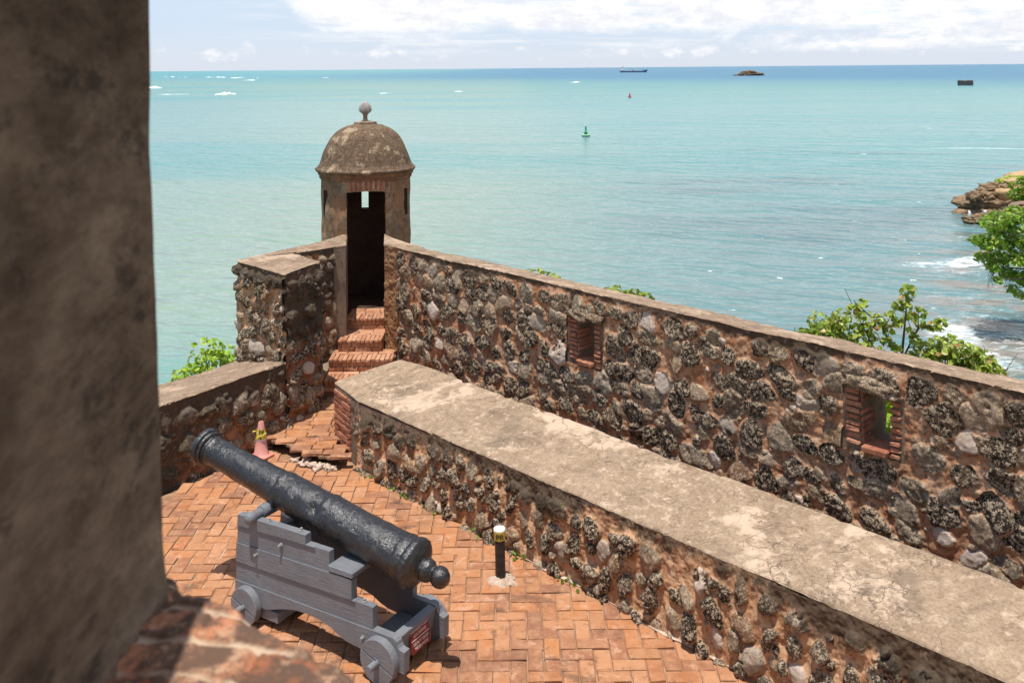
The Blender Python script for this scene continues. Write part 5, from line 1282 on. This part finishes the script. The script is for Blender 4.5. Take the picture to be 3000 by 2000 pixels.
# breakers far out on the reef
def breaker(name, x0, y0, x1, y1, h, seed, lab, dens=.25):
    n = max(30, int(abs(x1 - x0) / 1.2)); t = np.linspace(0, 1, n); pk = np.clip(fbm(t * n * .06, t * 0, seed, 4, seed) + dens, .0, 1.) * np.sin(np.pi * np.clip(t, .02, .98)) ** .6
    x, y = x0 + (x1 - x0) * t, y0 + (y1 - y0) * t + 8 * fbm(t * 5, t * 0, seed + 3., 3, seed); Vs = []
    for (dy, k) in ((-2.2, -.15), (-1.2, .55), (-.3, 1), (.6, .8), (2.2, -.15)):
        Vs.append(np.column_stack([x, y + dy * (.3 + pk) * h * 1.1, SEA - .05 + k * h * pk * (1 + .4 * vn(t * n * .5, t * 0, k * 3., seed))]))
    V = np.vstack(Vs); I = np.arange(5 * n).reshape(5, n)
    F = np.stack([I[:-1, :-1], I[:-1, 1:], I[1:, 1:], I[1:, :-1]], -1).reshape(-1, 4)
    return npmesh(name, V, F, M['foam'], loc=(x0, y0, SEA), kind='stuff', label=lab, cat='surf')
breaker('breaking_wave', -262, 668, -190, 646, .75, 4, 'long white breaker left of the sentry box, nearer than the reef surf', .15)
breaker('breaking_wave', -208, 650, -196, 648, 1.5, 6, 'tall white crest at the right end of the long breaker', .9)
breaker('breaking_wave', -372, 925, -345, 905, 2., 7, 'white breaker beside the dark jamb at far left', .6)
breaker('breaking_wave', -960, 2520, -600, 2080, 2.2, 8, 'scattered reef surf nearest the dark jamb below the horizon', .1)
breaker('breaking_wave', -640, 2010, -455, 1880, 2.0, 9, 'scattered reef surf left of the domed tower below the horizon', .05)
breaker('breaking_wave', -450, 1530, -370, 1480, 1.8, 10, 'short reef surf line below the main reef surf', .35)
breaker('breaking_wave', -420, 1900, -330, 1800, 1.8, 11, 'faint reef surf nearest the domed tower', .15)
breaker('breaking_wave', -92, 642, -80, 640, .6, 12, 'small whitecap just right of the dome', .6)
breaker('breaking_wave', -42, 668, -36, 668, .6, 13, 'small whitecap farther right of the dome', .6)
breaker('breaking_wave', 64, 1032, 78, 1032, 1.0, 14, 'small whitecap left of the red buoy', .8)

# ================================================================== LIGHT, SKY, CAMERA
EL, SX, SY = rad(78.5), -.45, -.893
sdir = Vector((SX * math.cos(EL), SY * math.cos(EL), math.sin(EL)))
sun = bpy.data.lights.new('sun', 'SUN'); sun.energy = 4.9; sun.angle = rad(.53); sun.color = (1, .955, .88)
so = bpy.data.objects.new('sun', sun); COL.objects.link(so); so.rotation_euler = sdir.to_track_quat('Z', 'Y').to_euler(); so.location = (0, 0, 30)
W = bpy.data.worlds.new('World'); SC.world = W; W.use_nodes = True
g = G.__new__(G); g.t = W.node_tree; g.t.nodes.clear()
out = g.n('OutputWorld'); bg = g.n('Background'); bg.inputs[1].default_value = .12
g.t.links.new(bg.outputs[0], out.inputs[0])
sky = g.n('TexSky', sky_type='NISHITA', sun_disc=False); sky.sun_elevation = EL; sky.sun_rotation = math.atan2(SX, SY); sky.air_density = 1.0; sky.dust_density = 1.2; sky.ozone_density = 1.0
d = g.xyz(g.co('Generated'))
u = g.math('ARCTAN2', d[0], d[1]); v = g.math('ARCTAN2', d[2], g.math('SQRT', g.math('ADD', g.math('MULTIPLY', d[0], d[0]), g.math('MULTIPLY', d[1], d[1]))))
uv = g.comb(u, v, 0)
n1 = g.noise(g.map(uv, (10, 24, 1), loc=(1.3, .4, 0)), 1, 12, .66, .2)
n2 = g.noise(g.map(uv, (5, 75, 1), loc=(4, 2, 0)), 1, 8, .62, .3)
n3 = g.noise(g.map(uv, (26, 44, 1), loc=(2, 9, 0)), 1, 9, .62)
env = g.math('MULTIPLY', g.step(v, .024, .050), g.step(g.math('ADD', u, g.math('MULTIPLY', v, .6)), -.235, -.165))
low_ = g.math('MULTIPLY', g.step(v, .006, .022), g.step(u, .10, .34))
top = g.math('SUBTRACT', 1, g.math('MULTIPLY', g.step(v, .10, .45), .75))
big = g.step(g.math('ADD', n1, g.math('MULTIPLY', g.math('MAXIMUM', env, g.math('MULTIPLY', low_, .62)), .36)), .60, .78)
big = g.math('MULTIPLY', g.math('MULTIPLY', big, g.math('MAXIMUM', env, low_)), top)
gaps = g.math('MULTIPLY', g.step(g.noise(g.map(uv, (6, 46, 1), loc=(7, 3, 0)), 1, 9, .66, .3), .52, .66), .62)
big = g.math('MULTIPLY', big, g.math('SUBTRACT', 1, gaps))
streak = g.math('MULTIPLY', g.step(n2, .45, .68), g.math('MULTIPLY', g.step(v, .006, .03), g.math('MULTIPLY', g.step(u, -.38, -.05), .8)))
puffs = g.math('MULTIPLY', g.step(g.math('ADD', n3, g.math('MULTIPLY', g.math('SUBTRACT', .014, g.math('ABSOLUTE', g.math('SUBTRACT', v, .018))), 9)), .60, .78), .8)
mask = g.math('MAXIMUM', g.math('MAXIMUM', big, streak), g.math('MULTIPLY', puffs, g.step(v, .003, .012)))
shade = g.step(g.math('ADD', g.math('MULTIPLY', g.noise(g.map(uv, (9, 50, 1), loc=(5, 1, 0)), 1, 7, .62), .45), g.math('MULTIPLY', g.noise(g.map(uv, (34, 60, 1), loc=(3, 1, 0)), 1, 9, .66), .55)), .38, .58)
cl = g.mix(shade, (6.7, 6.85, 7.4), (8.5, 8.4, 8.3))
hz = g.math('SUBTRACT', 1, g.step(v, -.005, .055))
base = g.mix(.88, sky.outputs[0], g.mix(hz, (5.3, 6.35, 7.7), (6.15, 6.6, 7.5)))
base = g.mix(g.step(v, .12, .5), base, sky.outputs[0])
g.t.links.new(g.mix(mask, base, cl), bg.inputs[0])

cam = bpy.data.cameras.new('camera'); co = bpy.data.objects.new('camera', cam); COL.objects.link(co); SC.camera = co
cam.sensor_fit = 'HORIZONTAL'; cam.sensor_width = 36; cam.lens = 32.4; cam.shift_y = -801 / 3000; cam.clip_start = .05; cam.clip_end = 60000
rl = .0086; cR, sR = math.cos(rl), math.sin(rl)
co.matrix_world = Matrix(((cR, sR, 0, 0), (0, 0, -1, 0), (-sR, cR, 0, 4.6), (0, 0, 0, 1)))
cam.dof.use_dof = True; cam.dof.focus_distance = 10.5; cam.dof.aperture_fstop = 4.0
SC.view_settings.view_transform = 'Standard'; SC.view_settings.look = 'None'; SC.view_settings.exposure = .10; SC.view_settings.gamma = 1
SC.cycles.max_bounces = 6; SC.cycles.use_denoising = True; SC.cycles.caustics_reflective = False; SC.cycles.caustics_refractive = False
